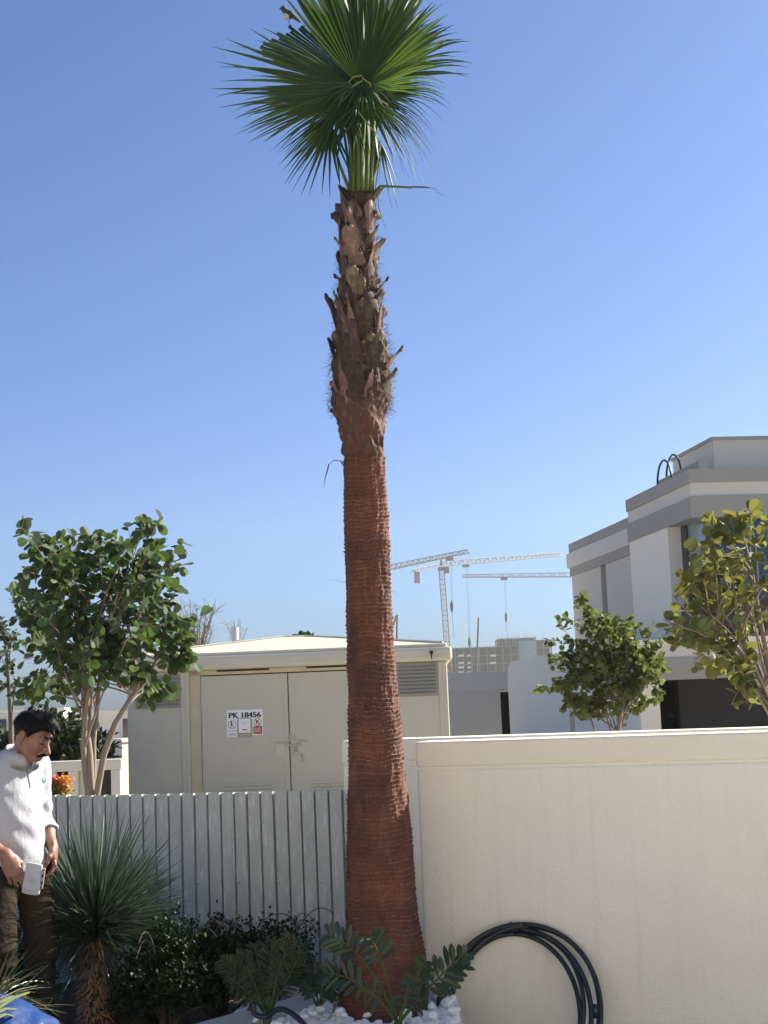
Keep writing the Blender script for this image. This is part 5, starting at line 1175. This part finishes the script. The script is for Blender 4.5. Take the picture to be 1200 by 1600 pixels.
while cnt < 290 and tries < 40000:
    tries += 1; x = rr.uniform(-.95, .32); y = rr.uniform(6.72, 7.85)
    if kedge(x, y) < kw_ + .01: continue
    c_, r_0 = pal(np.array([.05])); dd = math.hypot(x - c_[0][0], y - PY)
    if dd < float(r_0[0]) + .02: continue
    if y > 7.58 and x > A.x - .03: continue
    if x > .25: continue
    s_ = rr.uniform(.019, .036); lay = 0
    mind = min([((x - a) ** 2 + (y - b_) ** 2) ** .5 - .68 * (s_ + s2) for (a, b_, s2, z2) in placed if z2 - pile(a, b_) < .14] or [9])
    z_ = .115 + s_ * .35 + pile(x, y)
    if mind < 0:
        m2 = [((x - a) ** 2 + (y - b_) ** 2) ** .5 - .75 * (s_ + s2) for (a, b_, s2, z2) in placed if z2 - pile(a, b_) >= .14]
        if (m2 and min(m2) < 0) or tries < 3000: continue
        z_ = .156 + s_ * .35 + pile(x, y)
    placed.append((x, y, s_, z_)); o = link('white_pebble', pm[cnt % 7]); o.location = (x, y, z_); o.scale = (s_, s_, s_); o.rotation_euler = (rr.uniform(-.5, .5), rr.uniform(-.5, .5), rr.uniform(0, 6.3))
    tag(o, 'smooth white pebble in the bed at the foot of the palm', 'pebble', 'white pebbles round the palm'); cnt += 1
b = MB(); b.add([(-1.0, 6.3, .112), (.27, 6.3, .112), (.27, 8.1, .112), (-.75, 8.1, .112)], [(0, 1, 2, 3)]); o = b.build('pebble_bed_base', 'pebble'); o['kind'] = 'structure'
# black drip pipe curling over the kerb
dp = empty('drip_pipe', P(480, 1598, 6.85)); tag(dp, 'short kinked black irrigation pipe lying over the kerb by the cycads', 'pipe')
pts = [P(x, y, yy) for (x, y, yy) in [(484, 1612, 6.8), (474, 1600, 6.82), (462, 1588, 6.85), (446, 1578, 6.88), (432, 1578, 6.9), (418, 1588, 6.92), (406, 1588, 6.92), (398, 1584, 6.93), (396, 1578, 6.93)]]
sm = []
for i in range(len(pts) - 1):
    for q in range(5): 
        p0 = pts[max(i - 1, 0)]; p1 = pts[i]; p2 = pts[i + 1]; p3 = pts[min(i + 2, len(pts) - 1)]; t = q / 5
        sm.append(.5 * ((2 * p1) + (p2 - p0) * t + (2 * p0 - 5 * p1 + 4 * p2 - p3) * t * t + (3 * p1 - p0 - 3 * p2 + p3) * t ** 3))
sm.append(pts[-1]); b = MB(); b.tube(sm, [.013] * len(sm), 10); part(b, 'pipe', 'hose', dp, True)
b = MB(); b.tube([sm[-1], sm[-1] + V(-.005, 0, .03)], [.016, .014], 8); b.tube([sm[-1] + V(.0, 0, -.004), sm[-1] + V(-.03, 0, .004)], [.008, .004], 6); part(b, 'connector', 'hose', dp)
# coil of black pipe leaning on the wall
wall_o = V(A.x, A.y, 0)
wc = PPL(815, 1590, wall_o, w); 
hc = empty('pipe_coil', V(wc.x + w.x * .30, wc.y + w.y * .30, 0), ang); tag(hc, 'coil of thick black irrigation pipe leaning on the cream wall', 'pipe coil')
def wloc(px, py, dist):               # point at distance dist in front of the wall, in coil-local coordinates
    q = PPL(px, py, wall_o + w * dist, w); d_ = q - hc.location; return V(d_.dot(u), -d_.dot(w), q.z)
def loop(name, px_c, px_r, top_py, lean, r, zb_, seed, a0=0, a1=2 * math.pi, skew=0):
    t_ = wloc(px_c, top_py, .022); l_ = wloc(px_c - px_r, 1600, .2); r2 = wloc(px_c + px_r, 1600, .2); hw = (r2.x - l_.x) / 2; cx = t_.x; cz = (t_.z + zb_) / 2; hz_ = (t_.z - zb_) / 2
    pts = []; rs_ = random.Random(seed); p1, p2 = rs_.uniform(0, 6), rs_.uniform(0, 6)
    for i in range(73):
        a = a0 + (a1 - a0) * i / 72; z = cz + hz_ * math.cos(a); x = cx + hw * math.sin(a) + .006 * math.sin(2 * a + p1) + skew * (z - cz); tt = (t_.z - z) / (2 * hz_)
        y = t_.y - lean * tt + .008 * math.sin(3 * a + p2); pts.append(V(x, y, z))
    b = MB(); b.tube(pts, [r] * len(pts), 12, cap=True); return b.build(name, 'hose', hc, True)
zbm = LOW + .013
loop('pipe_loop', 817, 128, 1444, .33, .0125, zbm, 1)
loop('pipe_loop', 822, 118, 1447, .30, .0125, zbm + .02, 2, skew=.03)
loop('pipe_loop', 812, 120, 1452, .36, .0125, zbm + .03, 3, skew=-.03)
loop('pipe_loop', 806, 112, 1456, .26, .0115, zbm + .05, 4, skew=.06)
loop('pipe_loop', 808, 104, 1459, .34, .0115, zbm + .04, 5, skew=-.02)
b = MB(); q1 = wloc(799, 1443, .03); b.tube([wloc(790, 1450, .03), wloc(798, 1446, .03), wloc(800, 1442, .03)], [.014, .013, .012], 8); b.build('cable_tie', 'hose', hc, True)
b = MB(); 
c1_ = wloc(943, 1568, .0); lp0 = min(bpy.data.objects['pipe_loop'].data.vertices, key=lambda v: (v.co.x - c1_.x) ** 2 + (v.co.z - c1_.z) ** 2).co
b.tube([lp0 + V(-.012, 0, .03), lp0 + V(-.012, 0, -.03)], [.017, .017], 12)
b.build('coupling', 'hose', hc, True)

# ------------------------------------------------------------------ blue tarp with cut stalks, bottom left
ty = 6.35; t0 = P(30, 1600, ty); tp_ = empty('blue_tarp', V(t0.x, ty, 0)); tag(tp_, 'crumpled bright blue tarp bundle at the bottom left corner', 'tarp')
nx, ny = 46, 30; vs = []
for j in range(ny):
    for i in range(nx):
        s_ = i / (nx - 1); t_ = j / (ny - 1)
        pl = P(-90 + 185 * s_, 1540 + (0 if s_ < .3 else 0), ty)
        zr = np.interp(s_, [0, .45, .6, .75, .93, 1], [P(-60, 1535, ty).z, P(-5, 1547, ty).z, P(25, 1556, ty).z, P(48, 1570, ty).z, P(80, 1592, ty).z, .02])
        prof_ = math.sin(math.pi * min(1, t_ * 1.0)) ** .55
        z = .01 + (zr - .01) * prof_ + .02 * float(vnoise(np.array([s_ * 9, t_ * 7, 3.3]))) * prof_
        vs.append((pl.x + .04 * float(vnoise(np.array([s_ * 6, t_ * 6, 7.7]))), ty - .45 + .8 * t_ , z))
b = MB(); b.add(vs, [(j * nx + i, j * nx + i + 1, (j + 1) * nx + i + 1, (j + 1) * nx + i) for j in range(ny - 1) for i in range(nx - 1)])
o = b.build('sheet', 'tarp', None, True); world_to_local(tp_, o)
st_ = empty('cut_stalks', P(15, 1575, ty - .1)); tag(st_, 'bundle of cut yellow-green leaf stalks lying on the blue tarp', 'stalks')
for i, (a_, c_) in enumerate([((-8, 1578), (44, 1551)), ((-10, 1584), (24, 1577)), ((-6, 1590), (20, 1588)), ((-10, 1570), (38, 1556)), ((0, 1560), (58, 1540)), ((-8, 1552), (30, 1575))]):
    p0 = P(*a_, ty - .42); p1 = P(*c_, ty - .18 if i < 4 else ty); b = MB(); b.tube([p0, p0.lerp(p1, .5) + V(0, 0, .01), p1], [.012, .011, .008] if i < 4 else [.003, .003, .0015], 6, flat=.5); part(b, 'stalk', 'straw_g' if i < 4 else 'straw', st_)
g2 = P(62, 1602, 6.4); gb = empty('grey_sack', V(g2.x, g2.y, 0)); tag(gb, 'low grey sack at the foot of the man beside the blue tarp', 'sack')
zt3 = P(62, 1590, 6.4).z
vs, fs = nets(lambda p: sEll(p, (0, 0, zt3 / 2), (.10, .12, zt3 / 2)) - .012 * vnoise(p * 14), (-.2, -.2, -.05), (.2, .2, zt3 + .1), .012); npmesh('sack', vs, fs, 'kiosk_fascia', gb)
# ------------------------------------------------------------------ the man
from mathutils.bvhtree import BVHTree
MY = 7.35; MROT = math.radians(48); GZ = .012
mo = P(22, 1290, MY); man = empty('person', V(mo.x, MY, GZ), MROT)
tag(man, 'man with black hair and moustache in a white polo and brown trousers, looking down', 'person')
MW = Matrix.Translation(man.location) @ Matrix.Rotation(MROT, 4, 'Z'); MI = MW.inverted(); MR3 = MI.to_3x3()
def L3(v): return np.array(MR3 @ Vector(v))
HC = np.array([.030, -.118, 1.487]); yaw = math.radians(24); pit = math.radians(27)
HM = np.array((Matrix.Rotation(yaw, 3, 'Z') @ Matrix.Rotation(pit, 3, 'X')))       # head frame -> body frame
def hq(p): return (p - HC) @ HM
def f_head(p):
    q = hq(p)
    d = sEll(q, (0, .012, .028), (.074, .092, .085))
    d = smin(d, sEll(q, (0, -.028, -.042), (.056, .060, .072)), .03)
    d = smin(d, sCap(q, (-.012, -.066, -.098), (.012, -.066, -.098), .021, .021), .025)
    for s in (-1, 1):
        d = smin(d, sEll(q, (s * .040, -.055, -.028), (.020, .022, .022)), .02)
        d = smin(d, sCap(q, (s * .052, .0, -.06), (s * .025, -.055, -.095), .016, .014), .02)
    d = smin(d, sCap(q, (-.040, -.076, .026), (.040, -.076, .026), .011, .011), .014)
    for s in (-1, 1): d = smax(d, -sEll(q, (s * .031, -.098, .005), (.017, .017, .013)), .010)
    for s in (-1, 1): d = smin(d, sEll(q, (s * .031, -.074, .003), (.0125, .0125, .0115)), .003)
    d = smin(d, sCap(q, (0, -.084, .012), (0, -.116, -.036), .0075, .0125), .010)
    for s in (-1, 1): d = smin(d, sEll(q, (s * .0125, -.103, -.038), (.0085, .010, .0080)), .006)
    d = smin(d, sCap(q, (-.020, -.087, -.066), (.020, -.087, -.066), .0075, .0075), .006)
    d = smin(d, sCap(q, (-.016, -.084, -.078), (.016, -.084, -.078), .0075, .0075), .005)
    for s in (-1, 1):
        e = sEll(q, (s * .078, .014, -.006), (.012, .019, .031)); e = smax(e, -sEll(q, (s * .090, .011, -.004), (.009, .011, .020)), .004); d = smin(d, e, .006)
    nk = sCap(p, (0.010, -.018, 1.33), (.022, -.072, 1.45), .056, .050); return smin(d, nk, .02)
vsH, fsH = nets(f_head, (-.13, -.29, 1.36), (.18, .10, 1.64), .0042)
# arms and hands
SHr, SHl = np.array((-.180, .01, 1.345)), np.array((.155, .01, 1.345))
ELl, WRl = np.array((.200, .055, 1.075)), np.array((.155, -.100, .935))
ELr, WRr = np.array((-.27, .03, 1.10)), np.array((-.155, -.175, .925))
def hand_sdf(p, wr, fdir, back, ythumb, curls, thumb, spread=.0):
    x = np.array(Vector(fdir).normalized()); z = np.array(back, float); z = z - x * z.dot(x); z /= np.linalg.norm(z); y = np.array(ythumb, float); y = y - x * y.dot(x) - z * y.dot(z); y /= np.linalg.norm(y)
    W_ = lambda a: wr + x * a[0] + y * a[1] + z * a[2]
    q = (p - wr) @ np.stack([x, y, z], 1)
    d = sEll(q, (.048, -.001, .0), (.052, .041, .0165)); d = smin(d, sCap(q, (-.02, 0, 0), (.03, 0, 0), .024, .026, (1, 1.1, .75)), .02)
    d = smin(d, sEll(q, (.03, .026, -.008), (.03, .018, .015)), .012)
    ks = [(.086, .031, .001), (.091, .010, .003), (.087, -.011, .002), (.078, -.030, -.001)]; ln = [(.042, .025, .02), (.046, .028, .021), (.043, .026, .02), (.034, .02, .018)]
    for i in range(4):
        a = np.array(ks[i]) - np.array((.012, 0, 0)); c = 0; path = [a, np.array(ks[i])]; sp = (1.5 - i) * spread; r_s = [.0098, .0098]
        for k in range(3):
            c += math.radians(curls[i][k]); path.append(path[-1] + ln[i][k] * np.array((math.cos(c) * math.cos(sp), math.sin(sp), -math.sin(c)))); r_s.append(.0092 - .0011 * (k + 1) - (.001 if i == 3 else 0))
        f = None
        for k in range(4):
            s_ = sCap(q, path[k], path[k + 1], r_s[k], r_s[k + 1]); f = s_ if f is None else smin(f, s_, .004)
        d = smin(d, f, .006 if i in (0, 3) else .005)
    f = None
    for k in range(len(thumb) - 1):
        s_ = sCap(q, thumb[k], thumb[k + 1], (.0145, .0115, .0105)[k], (.0115, .0105, .0085)[k]); f = s_ if f is None else smin(f, s_, .005)
    return smin(d, f, .009)
hl = dict(fdir=L3((.10, -.15, -1)), back=L3((.93, .25, 0)), ythumb=L3((-.1, -1, 0)), curls=[(30, 38, 25), (38, 45, 30), (45, 50, 30), (50, 50, 35)], thumb=[(.018, .030, -.008), (.045, .050, -.022), (.070, .046, -.036), (.090, .038, -.046)], spread=.03)
hr = dict(fdir=L3((.42, -.10, -.92)), back=L3((.25, -1, .15)), ythumb=L3((1, .2, .2)), curls=[(18, 38, 22), (20, 40, 25), (22, 42, 25), (25, 45, 30)], thumb=[(.018, .030, -.010), (.048, .046, -.026), (.075, .036, -.040), (.096, .026, -.046)], spread=.06)
def f_armL(p):
    d = smin(sCap(p, SHl, ELl, .050, .042), sCap(p, ELl, WRl, .043, .027), .02); m_ = ELl * .62 + WRl * .38; d = smin(d, sEll(p, m_, (.042, .046, .042)), .03); return smin(d, hand_sdf(p, WRl, **hl), .012)
def f_armR(p):
    d = smin(sCap(p, SHr, ELr, .050, .042), sCap(p, ELr, WRr, .043, .027), .02); m_ = ELr * .62 + WRr * .38; d = smin(d, sEll(p, m_, (.042, .046, .042)), .03); return smin(d, hand_sdf(p, WRr, **hr), .012)
vsL, fsL = nets(f_armL, (.06, -.26, .70), (.34, .16, 1.44), .0036)
vsR, fsR = nets(f_armR, (-.36, -.34, .70), (-.02, .14, 1.44), .0036)
# legs and trunk under the clothes
HPl, KNl, ANl = np.array((.095, .0, .86)), np.array((.115, -.055, .47)), np.array((.125, .015, .07))
HPr, KNr, ANr = np.array((-.095, .0, .86)), np.array((-.135, -.075, .47)), np.array((-.165, .025, .07))
def f_core(p):
    d = smin(sEll(p, (0, .0, 1.2), (.155, .095, .2)), sEll(p, (0, -.01, .95), (.14, .105, .16)), .06); d = smin(d, sCap(p, (-.15, .005, 1.345), (.15, .005, 1.345), .05, .05), .05); d = smin(d, sCap(p, (0, .0, 1.3), (.010, -.035, 1.39), .06, .050), .03)
    for H_, K_, A_ in ((HPl, KNl, ANl), (HPr, KNr, ANr)): d = smin(d, smin(sCap(p, H_, K_, .085, .055), sCap(p, K_, A_, .055, .036), .03), .04)
    return d
vsC, fsC = nets(f_core, (-.28, -.2, .0), (.28, .18, 1.46), .012)
allv, allf, off_ = [], [], 0
for v_, f_ in ((vsH, fsH), (vsL, fsL), (vsR, fsR), (vsC, fsC)): allv.append(v_); allf.append(f_ + off_); off_ += len(v_)
npmesh('body', np.concatenate(allv), np.concatenate(allf), 'skin', man)
# hair, eyebrows, moustache, eyes
def f_hair(p):
    q = hq(p); base_ = sEll(q, (0, .014, .034), (.081, .099, .091)); base_ = smin(base_, sEll(q, (0, -.045, .090), (.062, .052, .038)), .03); base_ = smin(base_, sCap(q, (.0, -.07, .100), (.0, -.112, .080), .032, .014), .03)
    for sx in (-.025, .03): base_ = smin(base_, sCap(q, (sx, -.075, .095), (sx * 1.4, -.118, .062), .020, .008), .02)
    lim = np.interp(q[..., 1], [-.13, -.095, -.06, -.035, -.012, .0, .02, .045, .09, .12], [.062, .066, .058, .030, -.012, .018, .026, -.012, -.060, -.07])
    st = .010 * vnoise(np.stack([q[..., 0] * 75, q[..., 1] * 22, q[..., 2] * 30], -1)) + .008 * vnoise(q * 26)
    return smax(base_ + st, lim - q[..., 2], .006)
vs, fs = nets(f_hair, (-.15, -.31, 1.38), (.16, .12, 1.68), .0045); npmesh('hair', vs, fs, 'hair', man)
hv_, hd_ = [], []; rs_ = np.random.RandomState(88); rb = bpy.data.objects['hair'].data.vertices; cand = [i_ for i_ in range(len(rb)) if hq(np.array(rb[i_].co))[2] > .02]
for k in range(2400):
    i_ = cand[rs_.randint(len(cand))]; p_ = np.array(rb[i_].co); nrm_ = np.array(rb[i_].normal); q_h = hq(p_)
    comb = np.array((q_h[0] * 1.5, -.9, -.1 - max(0, -q_h[1] - .06) * 9)) if q_h[1] < .05 else np.array((q_h[0], .3, -.9))
    t_ = HM @ comb; t_ = t_ - nrm_ * t_.dot(nrm_); t_ /= np.linalg.norm(t_) + 1e-6; hd_.append(t_ + nrm_ * rs_.uniform(.05, .5) + rs_.randn(3) * .22); hv_.append(p_ - nrm_ * .002)
hv_ = np.array(hv_); hd_ = unit(np.array(hd_)); S_ = unit(np.cross(hd_, rs_.randn(len(hd_), 3))); N_ = np.cross(hd_, S_)
vs, fs = scatter_arrays([(0, -.5, 0), (0, .5, 0), (.5, -.4, .06), (.5, .4, .06), (1, 0, -.05)], [(0, 1, 3, 2), (2, 3, 4)], hv_, hd_, S_, N_, np.stack([rs_.uniform(.014, .030, len(hv_)), rs_.uniform(.0008, .0020, len(hv_)), np.full(len(hv_), .03)], -1))
o = npmesh('hair_strands', vs, fs, 'hair', bpy.data.objects['hair'], False); o['kind'] = 'stuff'
def f_mou(p):
    q = hq(p); d = None
    for s in (-1, 1):
        e = smin(sCap(q, (0, -.104, -.052), (s * .020, -.100, -.056), .0085, .008), sCap(q, (s * .020, -.100, -.056), (s * .036, -.086, -.068), .008, .0045), .004); d = e if d is None else smin(d, e, .004)
    return d + .0015 * vnoise(q * 160)
vs, fs = nets(f_mou, (-.10, -.29, 1.34), (.19, .0, 1.50), .0028); npmesh('moustache', vs, fs, 'hair', man)
for s in (-1, 1):
    vs, fs = nets(lambda p: smin(sCap(hq(p), (s * .012, -.092, .026), (s * .034, -.088, .034), .0045, .0045), sCap(hq(p), (s * .034, -.088, .034), (s * .052, -.068, .026), .0045, .003), .003), (-.10, -.29, 1.38), (.18, .0, 1.60), .003); npmesh('eyebrow', vs, fs, 'hair', man)
    vs, fs = nets(lambda p: sCap(hq(p), (s * .020, -.088, -.003), (s * .044, -.080, -.003), .003, .003), (-.10, -.29, 1.38), (.18, .0, 1.60), .0022); npmesh('eye', vs, fs, 'hair', man)
# shirt
def foldn(p, a): return a * (vnoise(p * np.array([9, 9, 14])) + .5 * vnoise(p * np.array([20, 20, 30]) + 5))
def f_shirt(p):
    d = smin(sEll(p, (-.008, .003, 1.215), (.160, .106, .205)), sEll(p, (-.005, -.018, 1.02), (.145, .118, .20)), .07)
    d = smin(d, sEll(p, (0, -.01, .86), (.158, .124, .12)), .07)
    d = smin(d, sCap(p, (-.130, .008, 1.345), (.115, .008, 1.345), .056, .056), .05); d = smin(d, sCap(p, (.004, 0, 1.33), (.012, -.025, 1.395), .080, .066), .04)
    for s_, e_, w_ in ((SHl, ELl, WRl), (SHr, ELr, WRr)):
        cu = e_ + (w_ - e_) * .48; a = smin(sCap(p, s_, e_, .058, .052), sCap(p, e_, cu, .053, .050), .02)
        u_ = (w_ - e_) / np.linalg.norm(w_ - e_); a = smax(a, ((p - cu) @ u_), .006)
        rp = np.linalg.norm((p - cu) - ((p - cu) @ u_)[..., None] * u_, axis=-1); ring_ = np.sqrt((rp - .051) ** 2 + ((p - cu) @ u_) ** 2) - .008
        a = smin(a, ring_, .006); a = a + .0035 * np.sin(((p - s_) @ (e_ - s_)) / .27 * 95 + 9 * vnoise(p * 7)) * np.clip(((p - s_) @ (e_ - s_)) / .075 - .2, 0, 1)
        d = smin(d, a, .03)
    t = p[..., 2]; diag = np.sin((p[..., 0] * .8 + t) * 46 + 7 * vnoise(p * 5)); d = d + .0035 * diag * np.clip((1.24 - t) * 6, 0, 1) + foldn(p, .005)
    return smax(smax(d, .800 + .012 * np.sin(p[..., 0] * 20) - t, .005), (t - 1.425), .01)
vsS, fsS = nets(f_shirt, (-.38, -.26, .76), (.38, .20, 1.47), .0065)
shirt = npmesh('shirt', vsS, fsS, 'shirt', man)
bvh = BVHTree.FromPolygons([tuple(v) for v in vsS.tolist()], fsS.tolist())
def onshirt(px, py, off=.002, tree=None):
    o_ = MI @ EYE; d_ = (MR3 @ ray(px, py)).normalized(); h = (tree or bvh).ray_cast(o_, d_)
    return (h[0] + h[1] * (off if h[1].dot(d_) < 0 else -off)) if h[0] is not None else None
def ribbon(name, pxs, wd, m, off=.002, parent=None):
    b = MB(); c = [onshirt(x, y, off) for x, y in pxs]; c = [q for q in c if q is not None]
    if len(c) < 2: return None
    b.tube(c, [wd] * len(c), 6, flat=.25, up=MR3 @ V(0, -1, 0)); return b.build(name, m, parent or man, True)
def lerp_px(a, c, n): return [(a[0] + (c[0] - a[0]) * i / n, a[1] + (c[1] - a[1]) * i / n) for i in range(n + 1)]
ribbon('placket', lerp_px((41, 1199), (47, 1231), 10), .0045, 'placket', .0005, shirt)
em = MB()
def sting(pxs, r=.0011):
    c = [onshirt(x, y, .0012) for x, y in pxs]; c = [q for q in c if q is not None]
    if len(c) > 1: em.tube(c, [r] * len(c), 5)
sting([(64.5 + 2.0 * math.cos(a), 1219.5 + 2.3 * math.sin(a)) for a in [i * .7 for i in range(-4, 5)]], .0016)
sting([(66, 1217), (66.5, 1220), (67, 1223)], .0018); sting([(66.5, 1219), (69, 1216.5)], .0014); sting([(66.5, 1220), (69.5, 1222.5)], .0014); sting([(62, 1216), (64, 1215)], .001); sting([(70, 1219), (71.5, 1221)], .0012)
em.build('emblem', 'green_ink', shirt, True)
# collar
def band(name, r0, r1, z0, z1, gap, m, c0=(.014, -.030), tilt=-.10, thick=.004, drop=0):
    n = 34; vs = []; 
    for i in range(n + 1):
        a = -math.pi / 2 + gap + (2 * math.pi - 2 * gap) * i / n; fr_ = abs(i / n * 2 - 1); 
        for (r, z) in ((r0, z0), (r1, z1), (r1 + thick, z1 + .002), (r0 + thick * 1.5, z0 - .002 - drop * max(0, fr_ - .7) * 3)):
            x = c0[0] + r * math.cos(a) * 1.02; y = c0[1] + r * math.sin(a) * 1.0; zz = z + tilt * -y * -1 * 1.2; vs.append((x, y - .02 * (z - 1.38) / .05, zz))
    fs = []
    for i in range(n):
        for k in range(4): a0 = i * 4 + k; a1 = i * 4 + (k + 1) % 4; fs.append((a0, a1, a1 + 4, a0 + 4))
    fs += [(0, 1, 2, 3), (n * 4 + 3, n * 4 + 2, n * 4 + 1, n * 4)]
    b = MB(); b.add(vs, fs); return b.build(name, m, shirt, True)
band('collar', .090, .072, 1.372, 1.432, .16, 'shirt', tilt=.30, drop=.012)
# trousers, belt, shoes
def f_tr(p):
    d = smin(sEll(p, (0, .0, .84), (.156, .120, .13)), sEll(p, (0, .03, .80), (.15, .11, .12)), .05)
    for H_, K_, A_ in ((HPl, KNl, ANl), (HPr, KNr, ANr)):
        l = smin(sCap(p, H_, K_, .098, .078), sCap(p, K_, A_, .078, .072), .03); l = l + .006 * np.sin(p[..., 2] * 70 + 6 * vnoise(p * 6)) * np.exp(-((p[..., 2] - .47) / .12) ** 2) + .006 * np.sin(p[..., 2] * 80 + 6 * vnoise(p * 7)) * np.clip((.22 - p[..., 2]) * 8, 0, 1)
        out = 1 if H_[0] > 0 else -1; pk = sEll(p, (H_[0] + out * .085, .0, .56), (.03, .06, .085)); l = smin(l, pk, .015)
        d = smin(d, l, .025)
    d = d + foldn(p, .016); return smax(smax(d, .055 - p[..., 2], .005), p[..., 2] - .905, .01)
vs, fs = nets(f_tr, (-.34, -.26, .03), (.34, .22, .95), .0085); tr = npmesh('trousers', vs, fs, 'trouser', man)
vs, fs = nets(lambda p: smax(sEll(p, (0, .0, .86), (.160, .126, .25)), np.abs(p[..., 2] - .835) - .017, .004), (-.2, -.17, .80), (.2, .17, .88), .008); npmesh('belt', vs, fs, 'belt', man)
for A_ in (ANl, ANr):
    x_, y_ = A_[0], A_[1]
    def f_sh(p): return smax(smin(smin(sEll(p, (x_, y_ + .01, .04), (.045, .06, .055)), sEll(p, (x_, y_ - .09, .03), (.048, .11, .045)), .03), sCap(p, (x_, y_, .05), (x_, y_, .11), .04, .038), .02), -p[..., 2] - .02, .004)
    vs, fs = nets(f_sh, (x_ - .09, y_ - .26, -.04), (x_ + .09, y_ + .12, .15), .008); npmesh('shoe', vs, fs, 'shoe', man)
# white pouch held in his right hand
pc0 = V(*(WRr)) ; wr_w = MW @ Vector(WRr.tolist()); hx_ = wr_w + ray(0, 0) * 0
pcw = P(51, 1373, (MW @ Vector((WRr + .1 * hr['fdir'] / np.linalg.norm(hr['fdir'])).tolist())).y + .012)
pou = empty('white_pouch', pcw, 0); pou.rotation_euler = (0, .17, -.15); tag(pou, 'small printed white pouch held in the right hand of the man', 'pouch')
def f_po(p):
    q = np.abs(p - np.array((0, 0, 0))) - np.array((.034, .003, .064)); bx = np.linalg.norm(np.maximum(q, 0), axis=-1) + np.minimum(q.max(-1), 0) - .008
    return bx - .010 * np.exp(-(p[..., 0] / .03) ** 2) * np.clip(1 - np.abs(p[..., 2]) / .08, 0, 1) + .005 * vnoise(p * 28)
vs, fs = nets(f_po, (-.07, -.045, -.10), (.07, .045, .10), .0035); npmesh('bag', vs, fs, 'pouch', pou)
b = MB(); b.box((.047, .004, .008), (.016, .006, .098), bev=.0025); b.build('side_gusset', 'pouch', pou)
b = MB()
for (z, h) in ((.045, .007), (.020, .016), (-.012, .018), (-.034, .010)): b.box((.0475, -.0002, z), (.009, .0022, h))
b.build('printed_marks', 'ink', pou)
b = MB(); b.tube([(-.040, -.0150, -.052), (-.01, -.0235, -.053), (.03, -.0200, -.050)], .0014, 5); b.build('printed_line', 'grey_ink', pou)
b = MB()
for k in range(5):
    a = k * 1.25; b.tube([(.006 + .010 * math.cos(a), -.0262, .0 + .010 * math.sin(a)), (.006 + .010 * math.cos(a + .9), -.0262, .010 * math.sin(a + .9))], .0013, 5)
b.build('printed_emblem', 'grey_ink', pou)

# ------------------------------------------------------------------ haze: the air between here and the building site
hz = MB(); hz.box((0, 330, 44), (1700, 840, 95)); o = hz.build('haze', 'wall'); o['kind'] = 'stuff'
hm = bpy.data.materials.new('haze_air'); hm.use_nodes = True; hn = hm.node_tree.nodes; hn.remove(hn['Principled BSDF'])
pv = hn.new('ShaderNodeVolumePrincipled'); pv.inputs['Color'].default_value = (1.0, .97, .92, 1); pv.inputs['Density'].default_value = .00022; pv.inputs['Anisotropy'].default_value = .3
hm.node_tree.links.new(pv.outputs[0], hn['Material Output'].inputs['Volume']); o.data.materials.clear(); o.data.materials.append(hm)
